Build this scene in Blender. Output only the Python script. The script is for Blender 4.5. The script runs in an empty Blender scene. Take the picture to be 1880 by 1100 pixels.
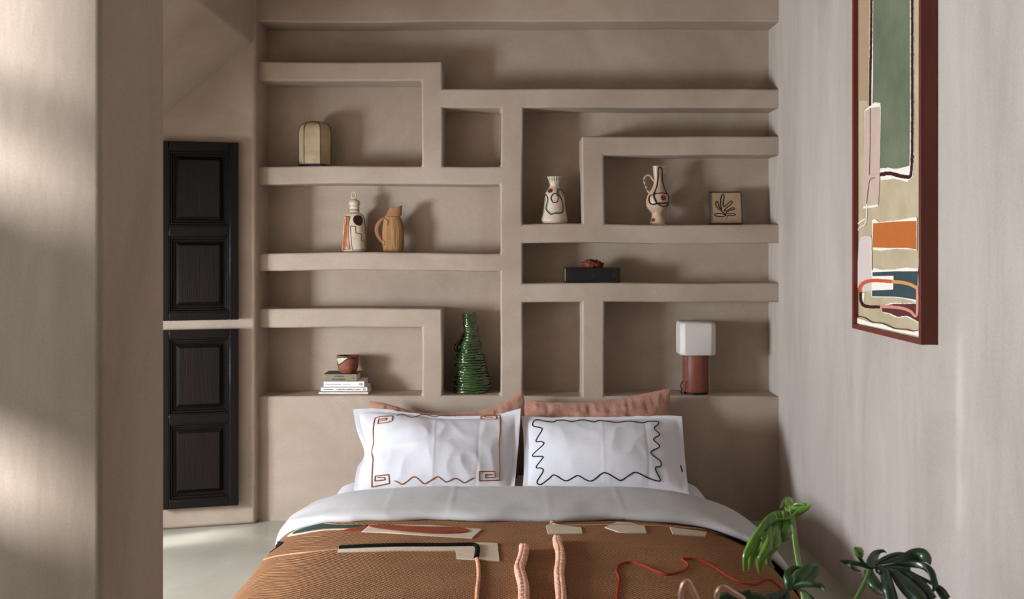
import bpy, bmesh, math, random
from mathutils import Vector, Matrix, noise
from mathutils.bvhtree import BVHTree

random.seed(7)
S = bpy.context.scene
COL = S.collection
PI = math.pi

# ------------------------------------------------------------------ camera frame
F, VX, VY = 1879.0, 940.0, 450.0          # focal length in px, vanishing point
CAM = Vector((0.0, 0.0, 1.15))
YF, YB = 4.27, 4.44                       # shelf front plane, niche back plane


def P(px, py, Y):
    return Vector(((px - VX) * Y / F, Y, CAM.z - (py - VY) * Y / F))


def ray(px, py):
    return Vector(((px - VX) / F, 1.0, (VY - py) / F)).normalized()


def lin(r, g, b):
    def f(c):
        c /= 255.0
        return c / 12.92 if c <= 0.04045 else ((c + 0.055) / 1.055) ** 2.4
    return (f(r), f(g), f(b), 1.0)


# ------------------------------------------------------------------ materials
MATS = {}


def mat(name, rgb, rough=0.6, spec=0.4, var=0.0, vscale=6.0, bump=0.0, bscale=60.0, stretch=(1, 1, 1),
        rgb2=None, metal=0.0, sheen=0.0, coat=0.0, transl=0.0):
    if name in MATS:
        return MATS[name]
    m = bpy.data.materials.new(name)
    m.use_nodes = True
    nt = m.node_tree
    b = nt.nodes['Principled BSDF']
    b.inputs['Roughness'].default_value = rough
    b.inputs['Specular IOR Level'].default_value = spec
    b.inputs['Metallic'].default_value = metal
    b.inputs['Sheen Weight'].default_value = sheen
    b.inputs['Coat Weight'].default_value = coat
    if coat:
        b.inputs['Coat Roughness'].default_value = 0.12
    c = lin(*rgb)
    b.inputs['Base Color'].default_value = c
    tc = nt.nodes.new('ShaderNodeTexCoord')
    mp = nt.nodes.new('ShaderNodeMapping')
    mp.inputs['Scale'].default_value = stretch
    nt.links.new(tc.outputs['Object'], mp.inputs['Vector'])
    if var or rgb2:
        n = nt.nodes.new('ShaderNodeTexNoise')
        n.inputs['Scale'].default_value = vscale
        n.inputs['Detail'].default_value = 6.0
        n.inputs['Roughness'].default_value = 0.6
        nt.links.new(mp.outputs['Vector'], n.inputs['Vector'])
        r = nt.nodes.new('ShaderNodeValToRGB')
        r.color_ramp.elements[0].position = 0.3
        r.color_ramp.elements[1].position = 0.7
        if rgb2:
            r.color_ramp.elements[0].color = lin(*rgb2)
            r.color_ramp.elements[1].color = c
        else:
            r.color_ramp.elements[0].color = tuple(x * (1 - var) for x in c[:3]) + (1,)
            r.color_ramp.elements[1].color = tuple(min(1, x * (1 + var)) for x in c[:3]) + (1,)
        nt.links.new(n.outputs['Fac'], r.inputs['Fac'])
        nt.links.new(r.outputs['Color'], b.inputs['Base Color'])
    if bump:
        n2 = nt.nodes.new('ShaderNodeTexNoise')
        n2.inputs['Scale'].default_value = bscale
        n2.inputs['Detail'].default_value = 4.0
        nt.links.new(mp.outputs['Vector'], n2.inputs['Vector'])
        bp = nt.nodes.new('ShaderNodeBump')
        bp.inputs['Strength'].default_value = bump
        bp.inputs['Distance'].default_value = 0.01
        nt.links.new(n2.outputs['Fac'], bp.inputs['Height'])
        nt.links.new(bp.outputs['Normal'], b.inputs['Normal'])
    if transl:
        b.inputs['Subsurface Weight'].default_value = transl
        b.inputs['Subsurface Radius'].default_value = (0.03, 0.03, 0.03)
    MATS[name] = m
    return m


def plaster(name, rgb, rgb2, rough, stretch, bump):
    """trowelled lime plaster: cloudy tone, fine streaks, very soft relief"""
    m = bpy.data.materials.new(name)
    m.use_nodes = True
    nt = m.node_tree
    b = nt.nodes['Principled BSDF']
    b.inputs['Roughness'].default_value = rough
    b.inputs['Specular IOR Level'].default_value = 0.25
    tc = nt.nodes.new('ShaderNodeTexCoord')
    mp = nt.nodes.new('ShaderNodeMapping')
    mp.inputs['Scale'].default_value = stretch
    nt.links.new(tc.outputs['Object'], mp.inputs['Vector'])
    n = nt.nodes.new('ShaderNodeTexNoise')
    n.inputs['Scale'].default_value = 2.2
    n.inputs['Detail'].default_value = 9.0
    n.inputs['Roughness'].default_value = 0.62
    n.inputs['Distortion'].default_value = 0.6
    nt.links.new(mp.outputs['Vector'], n.inputs['Vector'])
    r = nt.nodes.new('ShaderNodeValToRGB')
    r.color_ramp.elements[0].position = 0.32
    r.color_ramp.elements[1].position = 0.68
    r.color_ramp.elements[0].color = lin(*rgb2)
    r.color_ramp.elements[1].color = lin(*rgb)
    nt.links.new(n.outputs['Fac'], r.inputs['Fac'])
    n3 = nt.nodes.new('ShaderNodeTexNoise')
    n3.inputs['Scale'].default_value = 260.0
    n3.inputs['Detail'].default_value = 2.0
    nt.links.new(tc.outputs['Object'], n3.inputs['Vector'])
    mx = nt.nodes.new('ShaderNodeMixRGB')
    mx.blend_type = 'OVERLAY'
    mx.inputs['Fac'].default_value = 0.16
    nt.links.new(r.outputs['Color'], mx.inputs['Color1'])
    nt.links.new(n3.outputs['Fac'], mx.inputs['Color2'])
    nt.links.new(mx.outputs['Color'], b.inputs['Base Color'])
    n2 = nt.nodes.new('ShaderNodeTexNoise')
    n2.inputs['Scale'].default_value = 9.0
    n2.inputs['Detail'].default_value = 5.0
    nt.links.new(mp.outputs['Vector'], n2.inputs['Vector'])
    bp = nt.nodes.new('ShaderNodeBump')
    bp.inputs['Strength'].default_value = bump
    bp.inputs['Distance'].default_value = 0.02
    nt.links.new(n2.outputs['Fac'], bp.inputs['Height'])
    nt.links.new(bp.outputs['Normal'], b.inputs['Normal'])
    MATS[name] = m
    return m


M_PL = plaster('lime_plaster', (173, 158, 145), (152, 136, 122), 0.75, (1, 1, 1), 0.12)
M_PR = plaster('lime_plaster_streaked', (182, 173, 166), (163, 152, 144), 0.72, (1, 2.2, 0.5), 0.12)
M_PP = plaster('lime_plaster_column', (188, 174, 160), (164, 149, 134), 0.75, (2, 1, 0.6), 0.12)
M_FL = plaster('polished_plaster_floor', (178, 174, 163), (152, 149, 138), 0.28, (1, 1, 1), 0.08)
M_CE = plaster('ceiling_plaster', (175, 162, 149), (160, 146, 132), 0.8, (1, 1, 1), 0.08)

M_WOOD = mat('dark_stained_wood', (15, 13, 13), 0.4, 0.12, rgb2=(18, 13, 12), vscale=5, stretch=(6, 6, .5), bump=0.12, bscale=30, coat=0.15)
M_WOODP = mat('dark_panel_wood', (11, 10, 10), 0.42, 0.2, rgb2=(24, 14, 12), vscale=4, stretch=(9, 9, .35), bump=0.15, bscale=30)
M_PARCH = mat('parchment', (184, 168, 138), 0.6, 0.3, rgb2=(156, 138, 106), vscale=18, bump=0.1, bscale=80)
M_RIB = mat('dark_rib', (30, 20, 14), 0.5)
M_IVORY = mat('glazed_ivory_ceramic', (204, 190, 172), 0.18, 0.5, rgb2=(186, 170, 150), vscale=20)
M_CREAM = mat('matt_cream_ceramic', (190, 168, 142), 0.35, 0.4, rgb2=(172, 148, 120), vscale=18)
M_RUSTGL = mat('rust_glaze', (166, 98, 52), 0.35, rgb2=(140, 76, 40), vscale=60)
M_MAROON = mat('dark_maroon_glaze', (44, 18, 16), 0.25)
M_REDDOT = mat('oxblood_dot', (112, 34, 24), 0.4)
M_BLINE = mat('brown_line_glaze', (70, 38, 26), 0.4)
M_KLINE = mat('black_line_glaze', (14, 16, 20), 0.35)
M_GREYGL = mat('grey_green_wash', (118, 130, 126), 0.35)
M_TAN = mat('raw_tan_clay', (166, 130, 90), 0.85, 0.2, rgb2=(136, 98, 62), vscale=14, stretch=(5, 5, .6), bump=0.5, bscale=45)
M_TAN2 = mat('reddish_tan_clay', (152, 110, 78), 0.85, 0.2, rgb2=(134, 94, 66), vscale=12, bump=0.3, bscale=60)
M_GREEN = mat('green_glaze', (60, 84, 40), 0.1, 0.6, rgb2=(20, 36, 18), vscale=22, coat=0.6)
M_DGREEN = mat('blackish_green_glaze', (12, 22, 14), 0.15, 0.5)
M_TERRA = mat('terracotta_cup', (136, 76, 59), 0.6, 0.3, rgb2=(110, 58, 45), vscale=30, bump=0.15, bscale=60)
M_CELADON = mat('pale_celadon_glaze', (196, 204, 184), 0.15, 0.5, rgb2=(150, 160, 136), vscale=50)
M_WBOOK = mat('white_book_cover', (226, 222, 220), 0.5, 0.3)
M_WBOOK2 = mat('offwhite_book_cover', (214, 206, 198), 0.5, 0.3)
M_OLIVE = mat('olive_grey_book_cover', (128, 120, 96), 0.6, 0.3)
M_ODARK = mat('dark_book_cover_face', (46, 40, 32), 0.55, 0.3)
M_PAGE = mat('book_pages', (202, 186, 162), 0.8, 0.2, var=0.1, vscale=40, stretch=(1, 1, 30))
M_INK = mat('spine_ink', (40, 42, 66), 0.6)
M_INK2 = mat('grey_ink', (112, 106, 104), 0.6)
M_BBOOK = mat('black_book_cover', (14, 14, 15), 0.5, 0.35, bump=0.1, bscale=200)
M_BMARK = mat('faint_grey_stamp', (44, 42, 44), 0.5)
M_CORAL = mat('rust_brown_nugget', (128, 58, 38), 0.7, 0.3, rgb2=(70, 28, 20), vscale=60, bump=0.6, bscale=90)
M_SHADE = mat('opal_lamp_shade', (198, 193, 187), 0.45, 0.4, var=0.03, vscale=10)
M_LEATHER = mat('cognac_leather', (122, 68, 50), 0.5, 0.4, rgb2=(104, 55, 40), vscale=14, bump=0.12, bscale=160)
M_BLACK = mat('black_plastic', (14, 16, 20), 0.4, 0.4)
M_STEEL = mat('polished_rivet', (210, 205, 195), 0.2, 0.5, metal=1.0)
M_COTTON = mat('white_cotton', (202, 202, 211), 0.85, 0.2, var=0.02, vscale=9, bump=0.14, bscale=26, sheen=0.1)
M_DUVET = mat('white_duvet_cotton', (172, 170, 172), 0.88, 0.2, var=0.02, vscale=6, bump=0.16, bscale=22, sheen=0.1)
M_PINK = mat('dusty_pink_linen', (174, 132, 115), 0.9, 0.15, rgb2=(150, 108, 92), vscale=24, bump=0.35, bscale=70, sheen=0.15)
M_EMB1 = mat('rust_embroidery', (140, 82, 44), 0.8, 0.2)
M_EMB2 = mat('dark_umber_embroidery', (82, 62, 52), 0.8, 0.2)
M_EMB3 = mat('black_embroidery', (20, 22, 28), 0.8, 0.2)
M_FELT = mat('cream_felt', (190, 176, 158), 0.9, 0.1, var=0.06, vscale=60, bump=0.2, bscale=220)
M_FELT2 = mat('rust_felt', (142, 78, 56), 0.9, 0.1, rgb2=(116, 56, 40), vscale=14, bump=0.2, bscale=160)
M_FELT3 = mat('dark_green_felt', (50, 64, 54), 0.9, 0.1, var=0.1, vscale=60, bump=0.2, bscale=160)
M_FELT4 = mat('navy_felt', (24, 24, 40), 0.9, 0.1)
M_ROPEK = mat('black_wool_rope', (18, 17, 18), 0.9, 0.1, bump=0.4, bscale=200)
M_ROPEP = mat('blush_wool_rope', (218, 168, 138), 0.9, 0.1, rgb2=(190, 132, 104), vscale=60, bump=0.4, bscale=200)
M_BRAID = mat('blush_and_brown_braid', (238, 204, 184), 0.9, 0.1, rgb2=(190, 118, 96), vscale=120, bump=0.5, bscale=180)
M_CORDT = mat('tan_cord', (172, 130, 100), 0.9, 0.1, bump=0.3, bscale=300)
M_CORDR = mat('red_cord', (150, 52, 36), 0.9, 0.1, bump=0.3, bscale=300)
M_FRAME = mat('red_brown_frame_wood', (112, 52, 38), 0.5, 0.35, rgb2=(92, 40, 30), vscale=5, stretch=(2, 2, .4), bump=0.06, bscale=80)
M_LEAF = mat('fresh_green_leaf', (98, 138, 38), 0.25, 0.5, rgb2=(62, 104, 28), vscale=16, coat=0.5, transl=0.0)
M_LEAFD = mat('dark_green_leaf', (38, 62, 36), 0.35, 0.45, rgb2=(26, 46, 28), vscale=12, coat=0.1)
M_LEAFM = mat('mid_green_leaf', (48, 84, 36), 0.35, 0.45, rgb2=(36, 66, 32), vscale=12, coat=0.1)
M_STEM = mat('pale_green_stem', (126, 150, 88), 0.45, 0.4)
M_STEMD = mat('green_stem', (78, 104, 50), 0.45, 0.4)
M_VEIN = mat('leaf_vein', (140, 172, 82), 0.4, 0.4)
M_POT = mat('terracotta_pot', (150, 88, 62), 0.85, 0.2, var=0.1, vscale=12)
M_SOIL = mat('potting_soil', (44, 32, 24), 0.95, 0.1, var=0.3, vscale=60, bump=0.8, bscale=60)
M_ROSE = mat('rose_gold_wire', (232, 190, 172), 0.3, 0.5, metal=1.0)
M_BEDB = mat('plaster_bed_base', (186, 172, 154), 0.8, 0.2, var=0.05)
M_WFRAME = mat('pale_window_wood', (190, 176, 156), 0.6, 0.3)

# woven blanket (uv in metres)


def blanket_mat():
    m = bpy.data.materials.new('brown_basket_weave')
    m.use_nodes = True
    nt = m.node_tree
    L = nt.links.new
    b = nt.nodes['Principled BSDF']
    b.inputs['Roughness'].default_value = 0.92
    b.inputs['Specular IOR Level'].default_value = 0.1
    uv = nt.nodes.new('ShaderNodeUVMap')
    sep = nt.nodes.new('ShaderNodeSeparateXYZ')
    nz = nt.nodes.new('ShaderNodeTexNoise')
    nz.inputs['Scale'].default_value = 14
    L(uv.outputs['UV'], nz.inputs['Vector'])
    L(uv.outputs['UV'], sep.inputs['Vector'])

    def mth(op, a, c):
        k = nt.nodes.new('ShaderNodeMath')
        k.operation = op
        for i, v in enumerate((a, c)):
            if v is None:
                continue
            if isinstance(v, (int, float)):
                k.inputs[i].default_value = v
            else:
                L(v, k.inputs[i])
        return k.outputs[0]
    pu, pv = 2 * PI / 0.0125, 2 * PI / 0.0125
    wob = mth('MULTIPLY', nz.outputs['Fac'], 3.0)
    su = mth('SINE', mth('ADD', mth('MULTIPLY', sep.outputs['X'], pu), wob), None)
    sv = mth('SINE', mth('ADD', mth('MULTIPLY', sep.outputs['Y'], pv), wob), None)
    pr = mth('MULTIPLY', su, sv)
    h = mth('ADD', mth('MULTIPLY', pr, 0.5), 0.5)
    r = nt.nodes.new('ShaderNodeValToRGB')
    r.color_ramp.elements[0].position = 0.12
    r.color_ramp.elements[1].position = 0.62
    r.color_ramp.elements[0].color = lin(80, 54, 39)
    r.color_ramp.elements[1].color = lin(168, 122, 87)
    L(h, r.inputs['Fac'])
    n2 = nt.nodes.new('ShaderNodeTexNoise')
    n2.inputs['Scale'].default_value = 5
    n2.inputs['Detail'].default_value = 5
    L(uv.outputs['UV'], n2.inputs['Vector'])
    mx = nt.nodes.new('ShaderNodeMixRGB')
    mx.blend_type = 'OVERLAY'
    mx.inputs['Fac'].default_value = 0.3
    L(r.outputs['Color'], mx.inputs['Color1'])
    L(n2.outputs['Fac'], mx.inputs['Color2'])
    L(mx.outputs['Color'], b.inputs['Base Color'])
    bp = nt.nodes.new('ShaderNodeBump')
    bp.inputs['Strength'].default_value = 1.0
    bp.inputs['Distance'].default_value = 0.006
    L(h, bp.inputs['Height'])
    L(bp.outputs['Normal'], b.inputs['Normal'])
    return m


M_BLANKET = blanket_mat()

# ------------------------------------------------------------------ object helpers


def tag(o, label=None, cat=None, group=None, kind=None):
    if label:
        o['label'] = label
    if cat:
        o['category'] = cat
    if group:
        o['group'] = group
    if kind:
        o['kind'] = kind
    return o


def empty(name, loc, label, cat, group=None):
    o = bpy.data.objects.new(name, None)
    COL.objects.link(o)
    o.location = loc
    o.empty_display_size = 0.05
    return tag(o, label, cat, group)


def link(name, me, parent=None):
    o = bpy.data.objects.new(name, me)
    COL.objects.link(o)
    if parent is not None:
        o.parent = parent
        loc = parent.location.copy()
        pp = parent.parent
        if pp is not None:
            loc = Vector((0, 0, 0)) + pp.location if parent.type == 'MESH' else loc
            o.matrix_parent_inverse = Matrix.Identity(4)
            return o
        if parent.type == 'EMPTY':
            o.matrix_parent_inverse = Matrix.Translation(-loc)
    return o


class MB:
    """collects geometry for ONE mesh object (world coordinates)"""

    def __init__(self):
        self.v, self.f, self.m = [], [], []
        self.uv = {}

    def add(self, vs, fs, mi=0):
        o = len(self.v)
        self.v += [Vector(v) for v in vs]
        for f in fs:
            self.f.append([i + o for i in f])
            self.m.append(mi)
        return o

    def box(self, a, b, mi=0, R=None):
        x0, y0, z0 = a
        x1, y1, z1 = b
        vs = [Vector(p) for p in ((x0, y0, z0), (x1, y0, z0), (x1, y1, z0), (x0, y1, z0), (x0, y0, z1), (x1, y0, z1), (x1, y1, z1), (x0, y1, z1))]
        if R:
            vs = [R @ p for p in vs]
        self.add(vs, [(0, 3, 2, 1), (4, 5, 6, 7), (0, 1, 5, 4), (1, 2, 6, 5), (2, 3, 7, 6), (3, 0, 4, 7)], mi)

    def tube(self, pts, r, seg=8, closed=False, mi=0, cap=True, flat=None):
        pts = [Vector(p) for p in pts]
        n = len(pts)
        rs = r if isinstance(r, (list, tuple)) else [r] * n
        rings = []
        prev = None
        for i, p in enumerate(pts):
            if closed:
                t = pts[(i + 1) % n] - pts[i - 1]
            else:
                t = pts[min(i + 1, n - 1)] - pts[max(i - 1, 0)]
            if t.length < 1e-9:
                t = Vector((0, 0, 1))
            t.normalize()
            if prev is None:
                a = t.orthogonal().normalized()
            else:
                a = prev - t * prev.dot(t)
                if a.length < 1e-6:
                    a = t.orthogonal()
                a.normalize()
            prev = a
            bb = t.cross(a)
            rings.append([p + (a * math.cos(2 * PI * k / seg) + bb * math.sin(2 * PI * k / seg)) * rs[i] for k in range(seg)])
        vs = [v for rg in rings for v in rg]
        fs = []
        for i in range(n if closed else n - 1):
            j = (i + 1) % n
            for k in range(seg):
                k2 = (k + 1) % seg
                fs.append((i * seg + k, i * seg + k2, j * seg + k2, j * seg + k))
        if not closed and cap:
            fs.append(tuple(range(seg))[::-1])
            fs.append(tuple((n - 1) * seg + k for k in range(seg)))
        self.add(vs, fs, mi)

    def lathe(self, prof, c, seg=48, sx=1.0, sy=1.0, fn=None, mi=0, cap_top=False, cap_bot=True, power=2.0, rot=0.0):
        """prof: (r, z[, dx]) from bottom to top"""
        c = Vector(c)
        vs, fs = [], []
        n = len(prof)
        for i, pr in enumerate(prof):
            r, z = pr[0], pr[1]
            dx = pr[2] if len(pr) > 2 else 0
            for k in range(seg):
                a = 2 * PI * k / seg + rot
                ca, sa = math.cos(a), math.sin(a)
                rr = r / ((abs(ca) ** power + abs(sa) ** power) ** (1 / power))
                x, y, zz = rr * ca * sx, rr * sa * sy, z
                if fn:
                    x, y, zz = fn(x, y, zz, a, i)
                vs.append(c + Vector((x + dx, y, zz)))
        for i in range(n - 1):
            for k in range(seg):
                k2 = (k + 1) % seg
                fs.append((i * seg + k, i * seg + k2, (i + 1) * seg + k2, (i + 1) * seg + k))
        if cap_bot:
            fs.append(tuple(range(seg))[::-1])
        if cap_top:
            fs.append(tuple((n - 1) * seg + k for k in range(seg)))
        self.add(vs, fs, mi)

    def bvh(self):
        return BVHTree.FromPolygons([tuple(v) for v in self.v], self.f)

    def build(self, name, mats, parent=None, smooth=True, angle=40, bevel=0.0, bseg=2, sub=0, weighted=False):
        me = bpy.data.meshes.new(name)
        me.from_pydata([tuple(v) for v in self.v], [], self.f)
        mats = mats if isinstance(mats, (list, tuple)) else [mats]
        for m in mats:
            me.materials.append(m)
        for p, mi in zip(me.polygons, self.m):
            p.material_index = mi
        bm = bmesh.new()
        bm.from_mesh(me)
        bmesh.ops.recalc_face_normals(bm, faces=bm.faces)
        bm.to_mesh(me)
        bm.free()
        if smooth:
            for p in me.polygons:
                p.use_smooth = True
            me.set_sharp_from_angle(angle=math.radians(angle))
        o = link(name, me, parent)
        if bevel:
            md = o.modifiers.new('bevel', 'BEVEL')
            md.width = bevel
            md.segments = bseg
            md.limit_method = 'ANGLE'
            md.angle_limit = math.radians(40)
        if sub:
            md = o.modifiers.new('subsurf', 'SUBSURF')
            md.levels = md.render_levels = sub
        if weighted:
            o.modifiers.new('wn', 'WEIGHTED_NORMAL')
        return o


def catmull(pts, n=8, closed=False):
    """smooth a list of tuples"""
    out = []
    N = len(pts)
    rng = range(N if closed else N - 1)
    for i in rng:
        if closed:
            p0, p1, p2, p3 = pts[i - 1], pts[i], pts[(i + 1) % N], pts[(i + 2) % N]
        else:
            p0, p1, p2, p3 = pts[max(i - 1, 0)], pts[i], pts[i + 1], pts[min(i + 2, N - 1)]
        for k in range(n):
            t = k / n
            out.append(tuple(0.5 * (2 * b + (c - a) * t + (2 * a - 5 * b + 4 * c - d) * t * t + (3 * b - a - 3 * c + d) * t ** 3)
                             for a, b, c, d in zip(p0, p1, p2, p3)))
    if not closed:
        out.append(tuple(pts[-1]))
    return out


def poly_at(pts, t):
    """point at fraction t (0..1) along a polyline of tuples, by index spacing of cumulative length"""
    L = [0.0]
    for a, b in zip(pts, pts[1:]):
        L.append(L[-1] + math.dist(a, b))
    d = t * L[-1]
    for i in range(len(pts) - 1):
        if d <= L[i + 1] or i == len(pts) - 2:
            s = L[i + 1] - L[i]
            k = (d - L[i]) / s if s > 1e-12 else 0
            return tuple(a + (b - a) * k for a, b in zip(pts[i], pts[i + 1]))


def densify(pts, step, closed=False):
    out = []
    q = list(pts) + ([pts[0]] if closed else [])
    for a, b in zip(q, q[1:]):
        k = max(1, int(math.ceil(math.dist(a, b) / step)))
        for i in range(k):
            out.append(tuple(x + (y - x) * i / k for x, y in zip(a, b)))
    if not closed:
        out.append(tuple(q[-1]))
    return out


def cast(bvh, px, py):
    h = bvh.ray_cast(CAM, ray(px, py))
    return (h[0], h[1]) if h[0] is not None else (None, None)


def surf_line(mb, bvh, pts, r, lift=0.3, step=3.0, closed=False, seg=6, mi=0):
    """a cord lying on a surface, its course read in photograph pixels"""
    res, rr = [], []
    for p in densify(pts, step, closed):
        h, n = cast(bvh, p[0], p[1])
        if h is None:
            continue
        if n.dot(CAM - h) < 0:
            n = -n
        res.append(h + n * r * lift)
    if len(res) > 2:
        # drop jumps
        clean = [res[0]]
        for q in res[1:]:
            if (q - clean[-1]).length < 0.06:
                clean.append(q)
        mb.tube(clean, r, seg, closed, mi)
    return res


def surf_patch(mb, bvh, poly, lift, step=6.0, mi=0):
    """a thin patch lying on a surface, outline read in photograph pixels"""
    bm = bmesh.new()
    vs = [bm.verts.new((p[0], p[1], 0)) for p in densify(poly, step, True)]
    bm.faces.new(vs).normal_update()
    bmesh.ops.triangulate(bm, faces=bm.faces[:])
    for _ in range(4):
        es = [e for e in bm.edges if e.calc_length() > step * 1.6]
        if not es:
            break
        bmesh.ops.subdivide_edges(bm, edges=es, cuts=1)
        bmesh.ops.triangulate(bm, faces=[f for f in bm.faces if len(f.verts) > 3])
    bm.verts.ensure_lookup_table()
    bm.verts.index_update()
    top, low = {}, {}
    for v in bm.verts:
        h, n = cast(bvh, v.co.x, v.co.y)
        if h is None:
            continue
        if n.dot(CAM - h) < 0:
            n = -n
        top[v.index] = h + n * lift
        low[v.index] = h - n * 0.0005
    idx = {k: i for i, k in enumerate(top)}
    V = list(top.values())
    nt_ = len(V)
    V += list(low.values())
    Fs = []
    for f in bm.faces:
        ii = [v.index for v in f.verts]
        if all(i in idx for i in ii):
            Fs.append([idx[i] for i in ii])
    for e in bm.edges:
        if len(e.link_faces) == 1:
            a, b = e.verts[0].index, e.verts[1].index
            if a in idx and b in idx:
                Fs.append([idx[a], idx[b], idx[b] + nt_, idx[a] + nt_])
    bm.free()
    mb.add(V, Fs, mi)


def crop(x0, y0, s):
    return lambda pts: [(x0 + p[0] / s, y0 + p[1] / s) for p in pts]


# ------------------------------------------------------------------ room shell
XL, XR, YFRONT, ZC = -2.6, 1.113, -1.3, 2.5
XJ = -1.056                                     # end of the angled alcove wall = left jamb


def struct(name, mb, mats, **kw):
    o = mb.build(name, mats, **kw)
    o['kind'] = 'structure'
    return o


mb = MB()
mb.box((XL - .15, YFRONT - .15, -.12), (XR + .15, YB + .2, 0))
struct('floor', mb, M_FL, smooth=False)
mb = MB()
mb.box((XL - .15, YFRONT - .15, ZC), (XR + .15, YB + .2, ZC + .12))
struct('ceiling', mb, M_CE, smooth=False)


def wall_x(name, x0, x1, y0, y1, openings, m):
    """a wall in the Y-Z plane with rectangular openings (y0,y1,z0,z1)"""
    mb = MB()
    ys = sorted({y0, y1} | {o[0] for o in openings} | {o[1] for o in openings})
    zs = sorted({0.0, ZC} | {o[2] for o in openings} | {o[3] for o in openings})
    for a, b in zip(ys, ys[1:]):
        for c, d in zip(zs, zs[1:]):
            my, mz = (a + b) / 2, (c + d) / 2
            if any(o[0] < my < o[1] and o[2] < mz < o[3] for o in openings):
                continue
            mb.box((x0, a, c), (x1, b, d))
    return struct(name, mb, m, smooth=False)


WIN1 = (2.30, 3.0, 0.35, 1.35)      # alcove window
SLIT = (3.19, 3.42, 0.42, 0.66)      # unseen low slot beside it, added to let the sun rake the floor
WIN2 = (0.70, 1.25, 1.40, 2.44)      # high front room window, sun on the pier
FILL_WIN = (-1.0, 0.45, 0.5, 2.2)        # made-up front room window, added to carry fill light
wall_x('wall_left', XL - .15, XL, YFRONT - .15, YB + .2, [WIN1, SLIT, WIN2, FILL_WIN], M_PP)
mb = MB()
mb.box((XR, YFRONT - .15, 0), (XR + .15, YB + .2, ZC))
struct('wall_right', mb, M_PR, smooth=False)
mb = MB()
mb.box((XL, YFRONT - .15, 0), (XR, YFRONT, ZC))
struct('wall_front', mb, M_PL, smooth=False)


def warp(x, z):
    """hand-plastered irregularity of edges"""
    a = noise.noise(Vector((x * 2.3, z * 2.3, 1.7)))
    b = noise.noise(Vector((x * 2.3, z * 2.3, 9.1)))
    c = noise.noise(Vector((x * 7.0, z * 7.0, 4.4)))
    return a * 0.0055 + c * 0.0012, b * 0.0055 + c * 0.0012


def fz(py):
    return CAM.z - (py - VY) * YF / F


def fx(px):
    return (px - VX) * YF / F


OPEN = [(470, 40, 1440, 112), (812, 40, 1440, 163), (470, 148, 774, 305), (812, 198, 919, 305),
        (960, 198, 1440, 250), (960, 198, 1069, 412), (1110, 285, 1440, 412), (470, 338, 919, 465),
        (470, 498, 919, 567), (812, 498, 919, 727), (470, 602, 774, 727), (960, 447, 1440, 520),
        (960, 555, 1069, 727), (1110, 555, 1440, 727)]


def relief(y_top, y_bot, opens, extra_front=0.0):
    """front face at YF with openings through to YB; rounded plaster edges"""
    xs = sorted({470, 1440} | {o[0] for o in opens} | {o[2] for o in opens})
    ys = sorted({y_top, y_bot} | {o[1] for o in opens if y_top < o[1] < y_bot} | {o[3] for o in opens if y_top < o[3] < y_bot})

    def fill(c):
        out = []
        for a, b in zip(c, c[1:]):
            k = max(1, int((b - a) / 26))
            out += [a + (b - a) * i / k for i in range(k)]
        return out + [c[-1]]
    xs, ys = fill(xs), fill(ys)
    bm = bmesh.new()
    cache = {}

    def vert(i, j, back):
        k = (i, j, back)
        if k not in cache:
            x, z = fx(xs[i]), fz(ys[j])
            dx, dz = warp(x, z)
            dy = noise.noise(Vector((x * 3, z * 3, 30))) * 0.002
            cache[k] = bm.verts.new((x + dx, YB + .02 if back else YF + dy, z + dz))
        return cache[k]

    def solid(i, j):
        if i < 0 or j < 0 or i >= len(xs) - 1 or j >= len(ys) - 1:
            return None
        cx, cy = (xs[i] + xs[i + 1]) / 2, (ys[j] + ys[j + 1]) / 2
        return not any(o[0] < cx < o[2] and o[1] < cy < o[3] for o in opens)
    for i in range(len(xs) - 1):
        for j in range(len(ys) - 1):
            if not solid(i, j):
                continue
            bm.faces.new((vert(i, j, 0), vert(i, j + 1, 0), vert(i + 1, j + 1, 0), vert(i + 1, j, 0)))
            for (di, dj, e) in ((-1, 0, ((i, j), (i, j + 1))), (1, 0, ((i + 1, j + 1), (i + 1, j))),
                                (0, -1, ((i + 1, j), (i, j))), (0, 1, ((i, j + 1), (i + 1, j + 1)))):
                if solid(i + di, j + dj) is False:
                    a, b = e
                    bm.faces.new((vert(*a, 0), vert(*a, 1), vert(*b, 1), vert(*b, 0)))
    bmesh.ops.recalc_face_normals(bm, faces=bm.faces)
    es = [e for e in bm.edges if len(e.link_faces) == 2 and e.calc_face_angle() > 0.9]
    bmesh.ops.bevel(bm, geom=es, offset=0.0095, segments=3, profile=0.5, affect='EDGES', clamp_overlap=True)
    me = bpy.data.meshes.new('relief')
    bmesh.ops.recalc_face_normals(bm, faces=bm.faces)
    bm.to_mesh(me)
    bm.free()
    for p in me.polygons:
        p.use_smooth = True
    return me


me = relief(12, 752, OPEN)
me.materials.append(M_PL)
me.name = 'built_in_shelving'
shelf = link('built_in_shelving', me)
tag(shelf, 'cream plaster built-in shelving of stepped niches covering the wall above the bed', 'shelf')
shelf.modifiers.new('wn', 'WEIGHTED_NORMAL')

# wall behind: back of the niches, the flush wall below the ledge and the band above
bmw = bmesh.new()


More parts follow.
